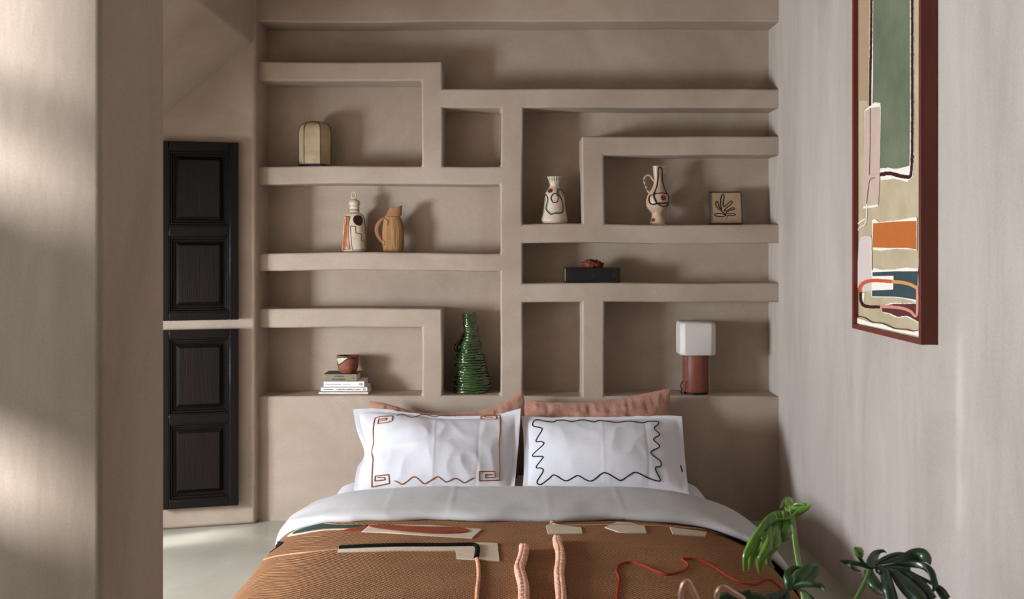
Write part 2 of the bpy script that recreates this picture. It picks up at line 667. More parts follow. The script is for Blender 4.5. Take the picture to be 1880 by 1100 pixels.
def grid_front(y0, y1):
    nx, ny = 37, max(2, int(abs(y1 - y0) / 26))
    vs = {}
    for i in range(nx + 1):
        for j in range(ny + 1):
            x, z = fx(470 + 970 * i / nx), fz(y0 + (y1 - y0) * j / ny)
            dx, dz = warp(x, z)
            dy = noise.noise(Vector((x * 3, z * 3, 30))) * 0.002
            if j in (0, ny):
                pass
            vs[i, j] = bmw.verts.new((x, YF + dy, z + (dz if (j == 0 and y0 == 752) or (j == ny and y1 == 12) else 0)))
    for i in range(nx):
        for j in range(ny):
            bmw.faces.new((vs[i, j], vs[i, j + 1], vs[i + 1, j + 1], vs[i + 1, j]))


ZL = 0.0
grid_front(752, VY + CAM.z * F / YF + 2)
grid_front(VY - (ZC - CAM.z) * F / YF, 12)
for (x0, x1, y0, y1, z0, z1) in ((XJ - .03, XR + .03, YB, YB + .12, 0, ZC),):
    vs = [bmw.verts.new(p) for p in ((x0, y0, z0), (x1, y0, z0), (x1, y0, z1), (x0, y0, z1), (x0, y1, z0), (x1, y1, z0), (x1, y1, z1), (x0, y1, z1))]
    for f in ((0, 1, 2, 3), (5, 4, 7, 6), (4, 0, 3, 7), (1, 5, 6, 2), (3, 2, 6, 7), (4, 5, 1, 0)):
        bmw.faces.new([vs[i] for i in f])
bmesh.ops.recalc_face_normals(bmw, faces=bmw.faces)
me = bpy.data.meshes.new('wall_back')
bmw.to_mesh(me)
bmw.free()
for p in me.polygons:
    p.use_smooth = True
me.set_sharp_from_angle(angle=0.6)
me.materials.append(M_PL)
wb = link('wall_back', me)
wb['kind'] = 'structure'

# angled alcove wall at left, ends in the left jamb of the niches
AD = Vector((1.544, 0.405, 0)).normalized()
AN = Vector((AD.y, -AD.x, 0))
A0 = Vector((XJ, 4.22, 0))
mb = MB()
plan = [A0 - AD * 1.62, A0, Vector((XJ, YB + .05, 0)), Vector((-2.6, YB + .05, 0))]
vs = [Vector((p.x, p.y, z)) for z in (0, ZC) for p in plan]
mb.add(vs, [(0, 3, 2, 1), (4, 5, 6, 7), (0, 1, 5, 4), (1, 2, 6, 5), (2, 3, 7, 6), (3, 0, 4, 7)])
struct('wall_alcove', mb, M_PL, bevel=0.014, bseg=4)

# sloping soffit over the alcove with its upright side
mb = MB()
XS, ZS, SL = -1.068, 1.985, 0.93
y0, y1 = 3.22, 4.35
xl = -2.58
zl = ZS + SL * (xl - XS)
prof = [(xl, zl), (XS, ZS), (XS, ZC), (xl, ZC)]
vs = [Vector((p[0], y, p[1])) for y in (y0, y1) for p in prof]
mb.add(vs, [(0, 1, 2, 3), (7, 6, 5, 4), (0, 4, 5, 1), (1, 5, 6, 2), (2, 6, 7, 3), (3, 7, 4, 0)])
struct('ceiling_soffit', mb, M_CE, bevel=0.012, bseg=3)

# partition (the pier at the left edge of the picture)
mb = MB()
XPe = -0.683
mb.box((XL, 1.70, 0), (XPe, 2.012, ZC))
bmp = bmesh.new()
pl = struct('wall_partition', mb, M_PP, bevel=0.010, bseg=4)


# windows (unseen frames; bars and opaque panes added to shape the sun)
M_GLASS = bpy.data.materials.new('window_glass')
M_GLASS.use_nodes = True
_n = M_GLASS.node_tree
_b = _n.nodes['Principled BSDF']
_b.inputs['Base Color'].default_value = (0.95, 0.97, 0.97, 1)
_b.inputs['Roughness'].default_value = 0.05
_b.inputs['Transmission Weight'].default_value = 1.0


def window(name, w, bars, blocked):
    y0, y1, z0, z1 = w
    mb = MB()
    xa, xb = XL - .10, XL - .05
    t = 0.012 if not blocked else 0.04
    mb.box((xa, y0, z0), (xb, y1, z0 + t))
    mb.box((xa, y0, z1 - t), (xb, y1, z1))
    if blocked:
        mb.box((xa, y0, z0), (xb, y0 + t, z1))
        mb.box((xa, y1 - t, z0), (xb, y1, z1))
    for (za, zb_) in bars:
        mb.box((xa, y0, za), (xb, y1, zb_))
    if blocked:
        mb.box((xa + .01, y0 + t, z0 + t), (xa + .018, y1 - t, z1 - t), 1)
    return struct(name, mb, [M_WFRAME, M_SUNSTOP], smooth=False)


M_SUNSTOP = mat('white_sun_blocker', (232, 230, 224), 0.8, 0.1)  # opaque sheet, out of view, put in to keep the sun out
window('window_1', WIN1, [], True)
window('window_2', WIN2, [(1.57, 1.95), (2.10, 2.14)], False)  # crossbars added to break the sun into bands on the pier
window('fill_window', FILL_WIN, [], True)  # unseen, added as the seat of the front fill lamp

# ------------------------------------------------------------------ shutters on the alcove wall


def wall_uv(px, py, off):
    """hit of the pixel's ray with the alcove wall moved out by off -> (u, z)"""
    d = ray(px, py)
    p0 = A0 + AN * off
    t = (p0 - CAM).dot(AN) / d.dot(AN)
    h = CAM + d * t
    return (h - A0).dot(AD), h.z


def shutter(label, ztop, zbot, uR, width, splits):
    th = 0.032
    c = A0 + AD * (uR - width / 2) + AN * 0.004
    root = empty('wooden_shutter', Vector((c.x, c.y, zbot)), label, 'shutter', 'pair of dark panelled shutters')

    def W(u, n, z):
        return A0 + AD * u + AN * (0.004 + n) + Vector((0, 0, z))

    def bx(mb, u0, u1, n0, n1, z0, z1):
        vs = [W(u, n, z) for z in (z0, z1) for (u, n) in ((u0, n0), (u1, n0), (u1, n1), (u0, n1))]
        mb.add(vs, [(0, 3, 2, 1), (4, 5, 6, 7), (0, 1, 5, 4), (1, 2, 6, 5), (2, 3, 7, 6), (3, 0, 4, 7)])
    uL = uR - width
    st, rl = 0.036, 0.034
    zs = [ztop] + splits + [zbot]
    mb = MB()
    bx(mb, uL, uL + st, 0, th, zbot, ztop)
    bx(mb, uR - st, uR, 0, th, zbot, ztop)
    H = ztop - zbot
    mid = (ztop + zbot) / 2
    for (za, zb_) in ((ztop - rl, ztop), (zbot, zbot + rl), (mid - rl * .55, mid + rl * .55)):
        bx(mb, uL + st, uR - st, 0, th, za, zb_)
    mb.build('frame', M_WOOD, root, bevel=0.003)
    for (za, zb_) in ((mid + rl * .55, ztop - rl), (zbot + rl, mid - rl * .55)):
        mbm = MB()
        u0, u1 = uL + st, uR - st
        # moulding: stepped picture-frame profile
        prof = [(0.0, th - .001), (0.004, th - .001), (0.008, th - .009), (0.013, th - .009), (0.017, th - .018), (0.021, th - .018)]
        rings = []
        for (ins, n) in prof:
            rings.append([W(u0 + ins, n, za + ins), W(u1 - ins, n, za + ins), W(u1 - ins, n, zb_ - ins), W(u0 + ins, n, zb_ - ins)])
        vs = [v for r in rings for v in r]
        fs = []
        for i in range(len(rings) - 1):
            for k in range(4):
                fs.append((i * 4 + k, i * 4 + (k + 1) % 4, (i + 1) * 4 + (k + 1) % 4, (i + 1) * 4 + k))
        mbm.add(vs, fs)
        mbp = MB()
        prof = [(0.0205, th - .020), (0.026, th - .020), (0.040, th - .006), (0.044, th - .006)]
        rings = []
        for (ins, n) in prof:
            rings.append([W(u0 + ins, n, za + ins), W(u1 - ins, n, za + ins), W(u1 - ins, n, zb_ - ins), W(u0 + ins, n, zb_ - ins)])
        vs = [v for r in rings for v in r]
        fs = []
        for i in range(len(rings) - 1):
            for k in range(4):
                fs.append((i * 4 + k, i * 4 + (k + 1) % 4, (i + 1) * 4 + (k + 1) % 4, (i + 1) * 4 + k))
        k = (len(rings) - 1) * 4
        fs.append((k, k + 1, k + 2, k + 3))
        fs.append((3, 2, 1, 0))
        mbp.add(vs, fs)
        pn = mbp.build('panel', M_WOODP, root, smooth=False)
        mbm.build('moulding', M_WOOD, pn, smooth=False)
    return root


uR, zt = wall_uv(438, 262, 0.036)
_, zb1 = wall_uv(437, 587, 0.036)
_, zt2 = wall_uv(437, 604, 0.036)
_, zb2 = wall_uv(437, 928, 0.036)
uLs, _ = wall_uv(292, 300, 0.036)
shutter('dark brown panelled wooden shutter, upper one of two on the alcove wall', zt, zb1, uR, uR - uLs, [])
shutter('near-black panelled wooden shutter, lower one of two, just above the floor', zt2, zb2, uR, uR - uLs, [])

# ------------------------------------------------------------------ shelf objects
YO = 4.345                                  # where the ornaments stand (middle of the niche depth)
K = YO / F                                  # metres per px there
ZSH = lambda py: fz(py) + 0.0005


def base(px, py, y=YO):
    """a spot on a shelf whose front edge is seen at py"""
    dx, dz = warp(fx(px), fz(py))
    return Vector(((px - VX) * y / F, y, fz(py) + dz + 0.001))


# --- parchment lantern
c = base(578, 304)
lan = empty('paper_lantern', c, 'small dome-topped parchment lantern with dark ribs on the upper left shelf', 'lantern')
prof = [(.0675, .004), (.068, .08), (.068, .143), (.0655, .158), (.059, .171), (.049, .180), (.036, .1855), (.022, .1865)]
mb = MB()
mb.lathe(prof, c, seg=6, rot=0.0, cap_top=True, cap_bot=False)
mb.build('paper_shade', M_PARCH, lan, smooth=True, angle=30)
for k in range(6):
    a = PI * k / 3
    mb = MB()
    mb.tube([c + Vector((r * math.cos(a) * 1.005, r * math.sin(a) * 1.005, z)) for r, z in prof], 0.0016, 6)
    mb.build('rib', M_RIB, lan)
mb = MB()
mb.lathe([(.070, 0), (.070, .006), (.064, .006), (.064, 0)], c, seg=6, cap_bot=False)
mb.build('base_ring', M_RIB, lan, smooth=False)
mb = MB()
mb.lathe([(.008, .185), (.024, .1855), (.022, .189), (.008, .189)], c, seg=24, cap_bot=False, cap_top=True)
mb.build('top_ring', M_RIB, lan)

# --- stoppered bottle  (crop scale 7.856, axis x=318, foot y=975)
c = base(651, 465)
kk = K / 7.856
q = lambda y: (975 - y) * kk
bot = empty('ceramic_bottle', c, 'glazed ivory ceramic bottle with ring stopper and rust-brown decoration beside the tan jug', 'bottle')
mb = MB()
prof = [(160, 975), (172, 962), (176, 935), (172, 860), (170, 780), (164, 690), (157, 600), (148, 520), (136, 470), (118, 438), (92, 420), (74, 408), (70, 390), (69, 350), (70, 325)]
mb.lathe([(r * kk, q(y)) for r, y in catmull(prof, 3)], c, seg=40, power=2.6, cap_top=True)
bot_b = mb.build('body', M_IVORY, bot)
bb = mb.bvh()
mb = MB()
prof = [(58, 328), (62, 318), (76, 304), (82, 284), (78, 258), (60, 236), (36, 222), (14, 212)]
mb.lathe([(r * kk, q(y)) for r, y in catmull(prof, 3)], c, seg=32, cap_top=True)
ctr = c + Vector((-12 * kk, 0, q(162)))
mb.tube([ctr + Vector((math.cos(a) * 31 * kk, math.sin(a) * 8 * kk, math.sin(a) * 46 * kk)) for a in [2 * PI * i / 24 for i in range(24)]], 11 * kk, 8, closed=True)
mb.build('stopper', M_IVORY, bot)
cr = crop(610, 340, 7.856)
mb = MB()
surf_patch(mb, bb, cr([(200, 455), (255, 455), (232, 560), (232, 760), (255, 925), (152, 925), (150, 575), (170, 560), (178, 500)]), .0008, 3)
mb.build('rust_band', M_RUSTGL, bot_b)
mb = MB()
for i in range(15):
    y = 495 + i * 27
    surf_line(mb, bb, cr([(190 - i * 0.5, y), (210 - i * .5, y - 6), (215 - i * .5, y + 12)]), .0008, 1.4, 1)
for a in ([(172, 450), (258, 452), (236, 560), (236, 760), (258, 930), (150, 930)],
          [(262, 590), (335, 595), (338, 690), (420, 705), (418, 800), (470, 812), (475, 878), (492, 884)],
          [(262, 590), (275, 850), (292, 938), (495, 930)], [(455, 470), (475, 620), (490, 800)]):
    surf_line(mb, bb, cr(a), .0013, 0.5, 1)
surf_line(mb, bb, cr([(246, 356), (280, 358), (310, 360), (378, 358)]), .0018, 0.5, 1)
mb.build('painted_lines', M_BLINE, bot_b)
mb = MB()
surf_patch(mb, bb, cr(catmull([(300, 500), (318, 450), (370, 435), (420, 455), (440, 520), (420, 575), (375, 585), (325, 555)], 4, True)), .001, 3)
mb.build('dark_oval', M_MAROON, bot_b)

# --- tan clay jug
c0 = base(714, 465)
jug = empty('clay_jug', c0, 'raw tan clay jug with slanted spout and side handle, right of the ivory bottle', 'jug')
J = lambda x, y: Vector(((610 + x / 7.856 - VX) * K, YO, c0.z + (980 - y) * kk))
rows = [(980, 738, 1016), (900, 728, 1024), (800, 722, 1030), (700, 722, 1030), (620, 726, 1026), (540, 738, 1010), (490, 752, 990), (468, 764, 982), (445, 776, 1000), (395, 800, 1004), (340, 828, 1006)]
rows = catmull(rows, 3)
seg = 36
mb = MB()
vs = []
for (y, l, r) in rows:
    f = max(0.0, (470 - y) / 130.0)
    for k in range(seg):
        a = 2 * PI * k / seg
        x = (l + r) / 2 + (r - l) / 2 * math.cos(a)
        yy = y - (max(0, math.cos(a)) * 38 - 4) * min(1, f) if f > 0 else y
        p = J(x, yy)
        p.y += math.sin(a) * (r - l) / 2 * kk * (0.62 if y > 470 else 0.5)
        vs.append(p)
n = len(rows)
fs = [(i * seg + k, i * seg + (k + 1) % seg, (i + 1) * seg + (k + 1) % seg, (i + 1) * seg + k) for i in range(n - 1) for k in range(seg)]
fs.append(tuple(range(seg))[::-1])
# inner wall of the mouth
o = len(vs)
for k in range(seg):
    ctr = sum((vs[(n - 1) * seg + j] for j in range(seg)), Vector()) / seg
    vs.append(ctr + (vs[(n - 1) * seg + k] - ctr) * 0.86)
for k in range(seg):
    vs.append(vs[o + k] - Vector((0.004, 0, 0.03)))
for k in range(seg):
    k2 = (k + 1) % seg
    fs.append(((n - 1) * seg + k, (n - 1) * seg + k2, o + k2, o + k))
    fs.append((o + k, o + k2, o + seg + k2, o + seg + k))
fs.append(tuple(o + seg + k for k in range(seg)))
mb.add(vs, fs)
for f_i, f in enumerate(mb.f):
    zc = sum(mb.v[i].z for i in f) / len(f)
    if zc > c0.z + (980 - 466) * kk:
        mb.m[f_i] = 1
jug_b = mb.build('body', [M_TAN, M_TAN2], jug)
jb = mb.bvh()
mb = MB()
hp = catmull([(790, 500), (740, 500), (685, 550), (650, 625), (648, 695), (680, 770), (725, 830), (765, 860)], 5)
hw = [14 + 20 * math.sin(PI * min(1, max(0, i / (len(hp) - 1)))) for i in range(len(hp))]
vs, fs = [], []
for i, (x, y) in enumerate(hp):
    a, b = hp[max(i - 1, 0)], hp[min(i + 1, len(hp) - 1)]
    t = Vector((b[0] - a[0], b[1] - a[1])).normalized()
    nn = Vector((t.y, -t.x))
    for k in range(10):
        an = 2 * PI * k / 10
        p = J(x + nn.x * hw[i] * math.cos(an), y + nn.y * hw[i] * math.cos(an))
        p.y += math.sin(an) * 16 * kk
        vs.append(p)
for i in range(len(hp) - 1):
    for k in range(10):
        fs.append((i * 10 + k, i * 10 + (k + 1) % 10, (i + 1) * 10 + (k + 1) % 10, (i + 1) * 10 + k))
mb.add(vs, fs)
mb.build('handle', M_TAN2, jug)
mb = MB()
for a in ([(742, 468), (810, 515), (800, 582)], [(700, 730), (765, 835), (740, 880)], [(985, 478), (1010, 540), (1022, 640), (1020, 960)]):
    surf_line(mb, jb, cr(a), .0012, 0.4, 1)
mb.build('incised_line', M_RIB, jug_b)

# --- bell-shaped vase with crimped rim
c = base(1018, 412)
k9 = K / 9.17
vas = empty('painted_vase', c, 'white bell-shaped ceramic vase with crimped rim and looping black-grey lines', 'vase')
prof = [(198, 935), (212, 925), (208, 908), (226, 890), (222, 850), (206, 790), (188, 700), (176, 600), (168, 500), (155, 430), (128, 375), (96, 335), (82, 310), (80, 280), (92, 230), (108, 180), (124, 148)]
pp = catmull(prof, 3)


def crimp(x, y, z, a, i):
    t = max(0, (i - len(pp) * 0.72) / (len(pp) * 0.28))
    s = 1 + 0.07 * t * math.cos(18 * a)
    return x * s, y * s, z


mb = MB()
pp_in = [(r * 0.9, y) for r, y in pp[::-1][:10]]
full = pp + pp_in
mb.lathe([(r * k9, (935 - y) * k9) for r, y in full], c, seg=72, fn=lambda x, y, z, a, i: crimp(x, y, z, a, min(i, 2 * len(pp) - 1 - i)), cap_top=True)
vas_b = mb.build('body', M_IVORY, vas)
vb = mb.bvh()
cv = crop(970, 310, 9.17)
mb = MB()
grey = [[(300, 430), (330, 500), (325, 600), (315, 680), (390, 755), (480, 735), (575, 735), (590, 640), (560, 540), (520, 440), (510, 360)], [(500, 340), (555, 400), (590, 480)], [(275, 460), (300, 560)]]
for a in grey:
    surf_line(mb, vb, cv(catmull(a, 4)), .0045, 0.05 - .7, 1.5)
for i in range(9):
    x = 325 + i * 28
    surf_line(mb, vb, cv([(x, 152), (x + (x - 440) * -.06, 200)]), .0022, -.4, 1)
mb.build('grey_wash', M_GREYGL, vas_b)
mb = MB()
for a in ([(278, 462), (292, 435), (325, 480), (330, 540), (305, 620), (305, 690), (380, 770), (440, 750), (560, 742), (578, 680), (572, 570), (540, 480), (490, 425), (485, 370), (505, 342), (555, 360), (590, 420)],
          [(490, 440), (440, 415), (395, 455), (385, 510), (410, 560), (445, 572), (490, 545), (500, 480), (485, 430)]):
    surf_line(mb, vb, cv(catmull(a, 4)), .0021, 0.5, 1.0)
mb.build('black_line', M_KLINE, vas_b)
mb = MB()
surf_patch(mb, vb, cv(catmull([(325, 380), (345, 345), (385, 335), (412, 360), (395, 395), (350, 405)], 4, True)), .001, 2)
mb.build('red_dot', M_REDDOT, vas_b)

# --- cream pitcher
c = base(1207, 412)
k8 = K / 7.86
pit = empty('ceramic_pitcher', c, 'cream ceramic pitcher with loop handle and bold black line drawing on its belly', 'pitcher')
prof = [(985 - 20, 248, 492), (940, 262, 484), (880, 278, 470), (825, 288, 452), (790, 284, 452), (740, 240, 492), (690, 212, 522), (630, 205, 532), (570, 215, 530), (515, 242, 510), (450, 282, 482), (390, 310, 462), (320, 318, 448), (240, 312, 440), (170, 306, 436), (115, 300, 440)]
rows = catmull(prof, 3)
seg = 40
mb = MB()
vs = []
n = len(rows)
for i, (y, l, r) in enumerate(rows):
    t = max(0, (180 - y) / 65.0)
    for k in range(seg):
        a = 2 * PI * k / seg
        ca = math.cos(a)
        sp = max(0, ca) ** 6 * t * 100
        x = (l + r) / 2 + (r - l) / 2 * ca + sp
        p = Vector(((1160 + x / 7.86 - VX) * K, YO + math.sin(a) * (r - l) / 2 * k8 * (1 - 0.35 * t * max(0, ca)), c.z + (966 - y) * k8))
        vs.append(p)
fs = [(i * seg + k, i * seg + (k + 1) % seg, (i + 1) * seg + (k + 1) % seg, (i + 1) * seg + k) for i in range(n - 1) for k in range(seg)]
fs.append(tuple(range(seg))[::-1])
o = len(vs)
ctr = sum((vs[(n - 1) * seg + j] for j in range(seg)), Vector()) / seg
for s_, dz in ((.88, 0), (.7, -.03)):
    for k in range(seg):
        vs.append(ctr + (vs[(n - 1) * seg + k] - ctr) * s_ + Vector((0, 0, dz)))
for k in range(seg):
    k2 = (k + 1) % seg
    fs.append(((n - 1) * seg + k, (n - 1) * seg + k2, o + k2, o + k))
    fs.append((o + k, o + k2, o + seg + k2, o + seg + k))
fs.append(tuple(o + seg + k for k in range(seg)))
mb.add(vs, fs)
pit_b = mb.build('body', M_CREAM, pit)
pb = mb.bvh()
mb = MB()
hpts = catmull([(325, 330), (295, 300), (275, 262), (232, 245), (190, 275), (180, 335), (200, 400), (230, 470), (262, 505)], 5)
mb.tube([Vector(((1160 + x / 7.86 - VX) * K, YO - .002, c.z + (966 - y) * k8)) for x, y in hpts], 15 * k8, 10)
mb.build('handle', M_CREAM, pit)
hb = mb.bvh()
cp = crop(1160, 290, 7.86)
mb = MB()
for a, w in (([(322, 560), (330, 500), (362, 400), (375, 280), (378, 180), (388, 140), (410, 138), (432, 165), (436, 260), (440, 340), (470, 440), (500, 515)], .0028),
             ([(322, 500), (320, 560), (345, 620), (362, 660)], .0034),
             ([(330, 520), (420, 508), (490, 515), (520, 540), (530, 640), (500, 690), (450, 700), (400, 680), (365, 650)], .0026),
             ([(325, 530), (270, 545), (250, 590), (265, 650), (310, 670), (370, 658), (450, 652), (525, 648)], .0034),
             ([(520, 680), (515, 720), (495, 755)], .0016)):
    surf_line(mb, pb, cp(catmull(a, 4)), w, 0.2, 1.0)
for a in ([(165, 310), (168, 340)], [(178, 380), (186, 408)], [(200, 435), (212, 462)]):
    surf_line(mb, hb, cp([(x + 12, y) for x, y in a]), .0022, 0.2, 1)
mb.build('black_line_drawing', M_KLINE, pit_b)
mb = MB()
surf_patch(mb, pb, cp(catmull([(415, 570), (435, 540), (475, 548), (492, 580), (470, 615), (432, 608)], 4, True)), .001, 2)
mb.build('oxblood_dot', M_REDDOT, pit_b)
mb = MB()
surf_patch(mb, pb, cp([(265, 870), (330, 870), (340, 895), (330, 920), (262, 918)]), .001, 2)
mb.build('oxblood_mark', M_REDDOT, pit_b)

# --- framed tile with a leaf outline, leaning on the niche back
zt0 = base(1331, 412).z
til = empty('framed_tile', Vector(((1331 - VX) * 4.36 / F, 4.36, zt0)), 'small square framed tile with an outlined leaf, at the right end of the shelf', 'framed tile')
lean = math.radians(9)
W_ = 0.142


def tilp(u, v, d):
    """u right, v up from the lower left corner, d towards the viewer (m)"""
    x = (1301.5 - VX) * 4.36 / F + u
    return Vector((x, 4.36 + v * math.sin(lean) - d * math.cos(lean) + 0.0, zt0 + v * math.cos(lean) + d * math.sin(lean) + .001))


def tbox(mb, u0, u1, v0, v1, d0, d1, mi=0):
    vs = [tilp(u, v, d) for d in (d0, d1) for (u, v) in ((u0, v0), (u1, v0), (u1, v1), (u0, v1))]
    mb.add(vs, [(0, 3, 2, 1), (4, 5, 6, 7), (0, 1, 5, 4), (1, 2, 6, 5), (2, 3, 7, 6), (3, 0, 4, 7)], mi)


HT = 0.141
mb = MB()
t = 0.005
tbox(mb, 0, W_, 0, t, 0, .018)
tbox(mb, 0, W_, HT - t, HT, 0, .018)
tbox(mb, 0, t, t, HT - t, 0, .018)
tbox(mb, W_ - t, W_, t, HT - t, 0, .018)
tbox(mb, t, W_ - t, t, HT - t, 0, .004)
mb.build('frame', mat('dark_grey_frame', (62, 56, 50), 0.5), til, smooth=False)
mb = MB()
tbox(mb, t + .0005, W_ - t - .0005, t + .0005, HT - t - .0005, .004, .013)
til_b = mb.build('tile', mat('buff_tile_glaze', (168, 142, 116), 0.3, 0.4, rgb2=(150, 124, 98), vscale=24), til, smooth=False)
mb = MB()


def tl(pts, w):
    q = [tilp((x - 150) / 785 * W_, (940 - y) / 780 * HT, .0128) for x, y in pts]
    mb.tube(q, w, 6)


tl(catmull([(445, 600), (425, 500), (428, 380), (450, 270), (485, 230), (512, 260), (505, 340), (482, 430), (488, 500), (510, 525), (560, 490), (650, 400), (690, 395), (700, 425), (640, 490), (540, 570), (505, 610), (520, 625), (600, 600), (700, 550), (745, 560), (735, 585), (640, 615), (560, 650), (550, 670), (590, 695), (680, 690), (745, 695), (760, 720), (730, 740), (640, 740), (580, 735)], 4), .0022)
tl(catmull([(430, 590), (385, 520), (370, 440), (340, 400), (310, 420), (308, 470), (350, 550), (430, 620), (500, 680), (545, 730), (480, 755), (390, 758), (300, 745), (275, 720), (310, 690), (400, 685), (480, 705), (540, 728)], 4), .0022)
tl([(590, 738), (565, 770), (552, 825)], .0014)
mb.build('leaf_outline', M_MAROON, til_b)
mb = MB()
q = [tilp((470 + 26 * math.cos(a) - 150) / 785 * W_, (940 - 812 + 26 * math.sin(a)) / 780 * HT, .0138) for a in [2 * PI * i / 16 for i in range(16)]]
mb.add(q, [tuple(range(16))])
mb.build('grey_dot', M_GREYGL, til_b)

# --- black book and the rust nugget on it
cb = base(1088, 520, 4.36)
bk = empty('black_book', cb, 'thick black hardback book lying flat in the long low niche', 'book')
mb = MB()
x0, x1 = (1038 - VX) * 4.29 / F, (1138.5 - VX) * 4.29 / F
h = 26 * 4.29 / F
mb.box((x0, 4.287, cb.z), (x1, 4.43, cb.z + .003))
mb.box((x0, 4.287, cb.z + h - .003), (x1, 4.43, cb.z + h))
mb.box((x0, 4.285, cb.z), (x1, 4.292, cb.z + h))
bk_c = mb.build('cover', M_BBOOK, bk, smooth=False, bevel=0.0012)
mb = MB()
mb.box((x0 + .003, 4.292, cb.z + .003), (x1 - .003, 4.427, cb.z + h - .003))
mb.build('page_block', M_PAGE, bk, smooth=False)
for (a, b, c1, d1) in ((.03, .05, .2, .75), (.07, .08, .25, .7), (.095, .10, .2, .8), (.49, .5, .35, .6), (.512, .52, .3, .75), (.87, .88, .3, .7), (.9, .91, .3, .72), (.935, .94, .25, .72)):
    mb = MB()
    mb.box((x0 + (x1 - x0) * a, 4.2842, cb.z + h * c1), (x0 + (x1 - x0) * b, 4.2855, cb.z + h * d1))
    mb.build('spine_stamp', M_BMARK, bk_c, smooth=False)

ztop = cb.z + h
bm = bmesh.new()
bmesh.ops.create_icosphere(bm, subdivisions=4, radius=1.0)
for v in bm.verts:
    n1 = noise.noise(v.co * 2.1 + Vector((3, 1, 5)))
    n2 = noise.noise(v.co * 6.0)
    n3 = abs(noise.noise(v.co * 11.0))
    s = 1 + .18 * n1 + .22 * n2 - .25 * n3
    v.co = Vector((v.co.x * .049 * s, v.co.y * .032 * s, max(-.0, v.co.z * .026 * s + .010)))
me = bpy.data.meshes.new('rough_stone')
for f in bm.faces:
    f.smooth = True
bm.to_mesh(me)
bm.free()
me.materials.append(M_CORAL)
o = link('rough_stone', me)
o.location = ((1086.5 - VX) * 4.35 / F, 4.345, ztop + .0005)
tag(o, 'craggy rust-brown stone lying on top of the black book', 'stone')

# --- stack of four books with a cup
xb = lambda x: (570 + x / 11 - VX) * 4.30 / F
kb = 4.30 / F / 11
zb0 = base(632, 727, 4.35).z


def book(x0, x1, z0, z1, m_cover, label, depth, m_face=None, over=0.0, skew=0.0):
    X0, X1 = xb(x0), xb(x1)
    cx = (X0 + X1) / 2
    r = empty('paperback_book', Vector((cx, 4.35, z0)), label, 'book', 'books stacked under the cup')
    R = Matrix.Translation(Vector((cx, 4.36, 0))) @ Matrix.Rotation(skew, 4, 'Z') @ Matrix.Translation(Vector((-cx, -4.36, 0)))
    y0, y1 = 4.30, 4.30 + depth
    tc = 0.0012
    mb = MB()
    mb.box((X0, y0, z0), (X1, y1, z0 + tc), 0, R)
    mb.box((X0 - over, y0 - over, z1 - tc), (X1 + over, y1, z1), 1 if m_face else 0, R)
    mb.box((X0, y0, z0), (X1, y0 + tc, z1), 0, R)
    cv_ = mb.build('cover', [m_cover] + ([m_face] if m_face else []), r, smooth=False)
    mb = MB()
    mb.box((X0 + .001, y0 + tc, z0 + tc), (X1 - .001, y1 - .002, z1 - tc), 0, R)
    mb.build('page_block', M_PAGE, r, smooth=False)
    return cv_, R, y0


hs = [(945 - 893) * kb, (888 - 798) * kb, (797 - 678) * kb, (666 - 520) * kb]
z = zb0
b1, R1, yb = book(165, 1160, z, z + hs[0], M_WBOOK2, 'thin off-white paperback at the bottom of the book stack', .125)
z1b = z
z += hs[0] + .0004
b2, R2, yb = book(210, 1145, z, z + hs[1], M_WBOOK, 'white paperback with grey spine lettering, second from the bottom of the stack', .122)
z2b = z
z += hs[1] + .0004
b3, R3, yb = book(268, 1085, z, z + hs[2], M_WBOOK, 'white paperback with dark blue title and round emblem, under the olive book', .118)
z3b = z
z += hs[2] + .0004
b4, R4, yb = book(287, 935, z, z + hs[3], M_OLIVE, 'olive grey book with dark cover on top of the stack under the cup', .108, M_ODARK, .003)
z4b = z
ztop4 = z + hs[3]


def spine_text(s, x, z, size, m, parent, name='spine_title'):
    cu = bpy.data.curves.new(name, 'FONT')
    cu.body = s
    cu.size = size
    cu.extrude = 0.0001
    cu.materials.append(m)
    tmp = bpy.data.objects.new(name, cu)
    COL.objects.link(tmp)
    bpy.context.view_layer.update()
    me = bpy.data.meshes.new_from_object(tmp.evaluated_get(bpy.context.evaluated_depsgraph_get()))
    bpy.data.objects.remove(tmp)
    me.transform(Matrix.Translation((xb(x), 4.2992, z)) @ Matrix.Rotation(PI / 2, 4, 'X'))
    me.name = name
    return link(name, me, parent)


def marks(parent, x0, x1, z0, z1, m, seed, wmin=4, wmax=14, name='spine_lettering'):
    """worn lettering too small to read: short strokes of the same length and place"""
    rnd = random.Random(seed)
    mb = MB()
    x = x0
    while x < x1:
        w = rnd.uniform(wmin, wmax)
        hh = (z1 - z0) * rnd.uniform(.55, 1)
        mb.box((xb(x), 4.2991, z0), (xb(min(x + w, x1)), 4.3003, z0 + hh))
        x += w + rnd.uniform(3, 6) + (12 if rnd.random() < .15 else 0)
    mb.build(name, m, parent, smooth=False)


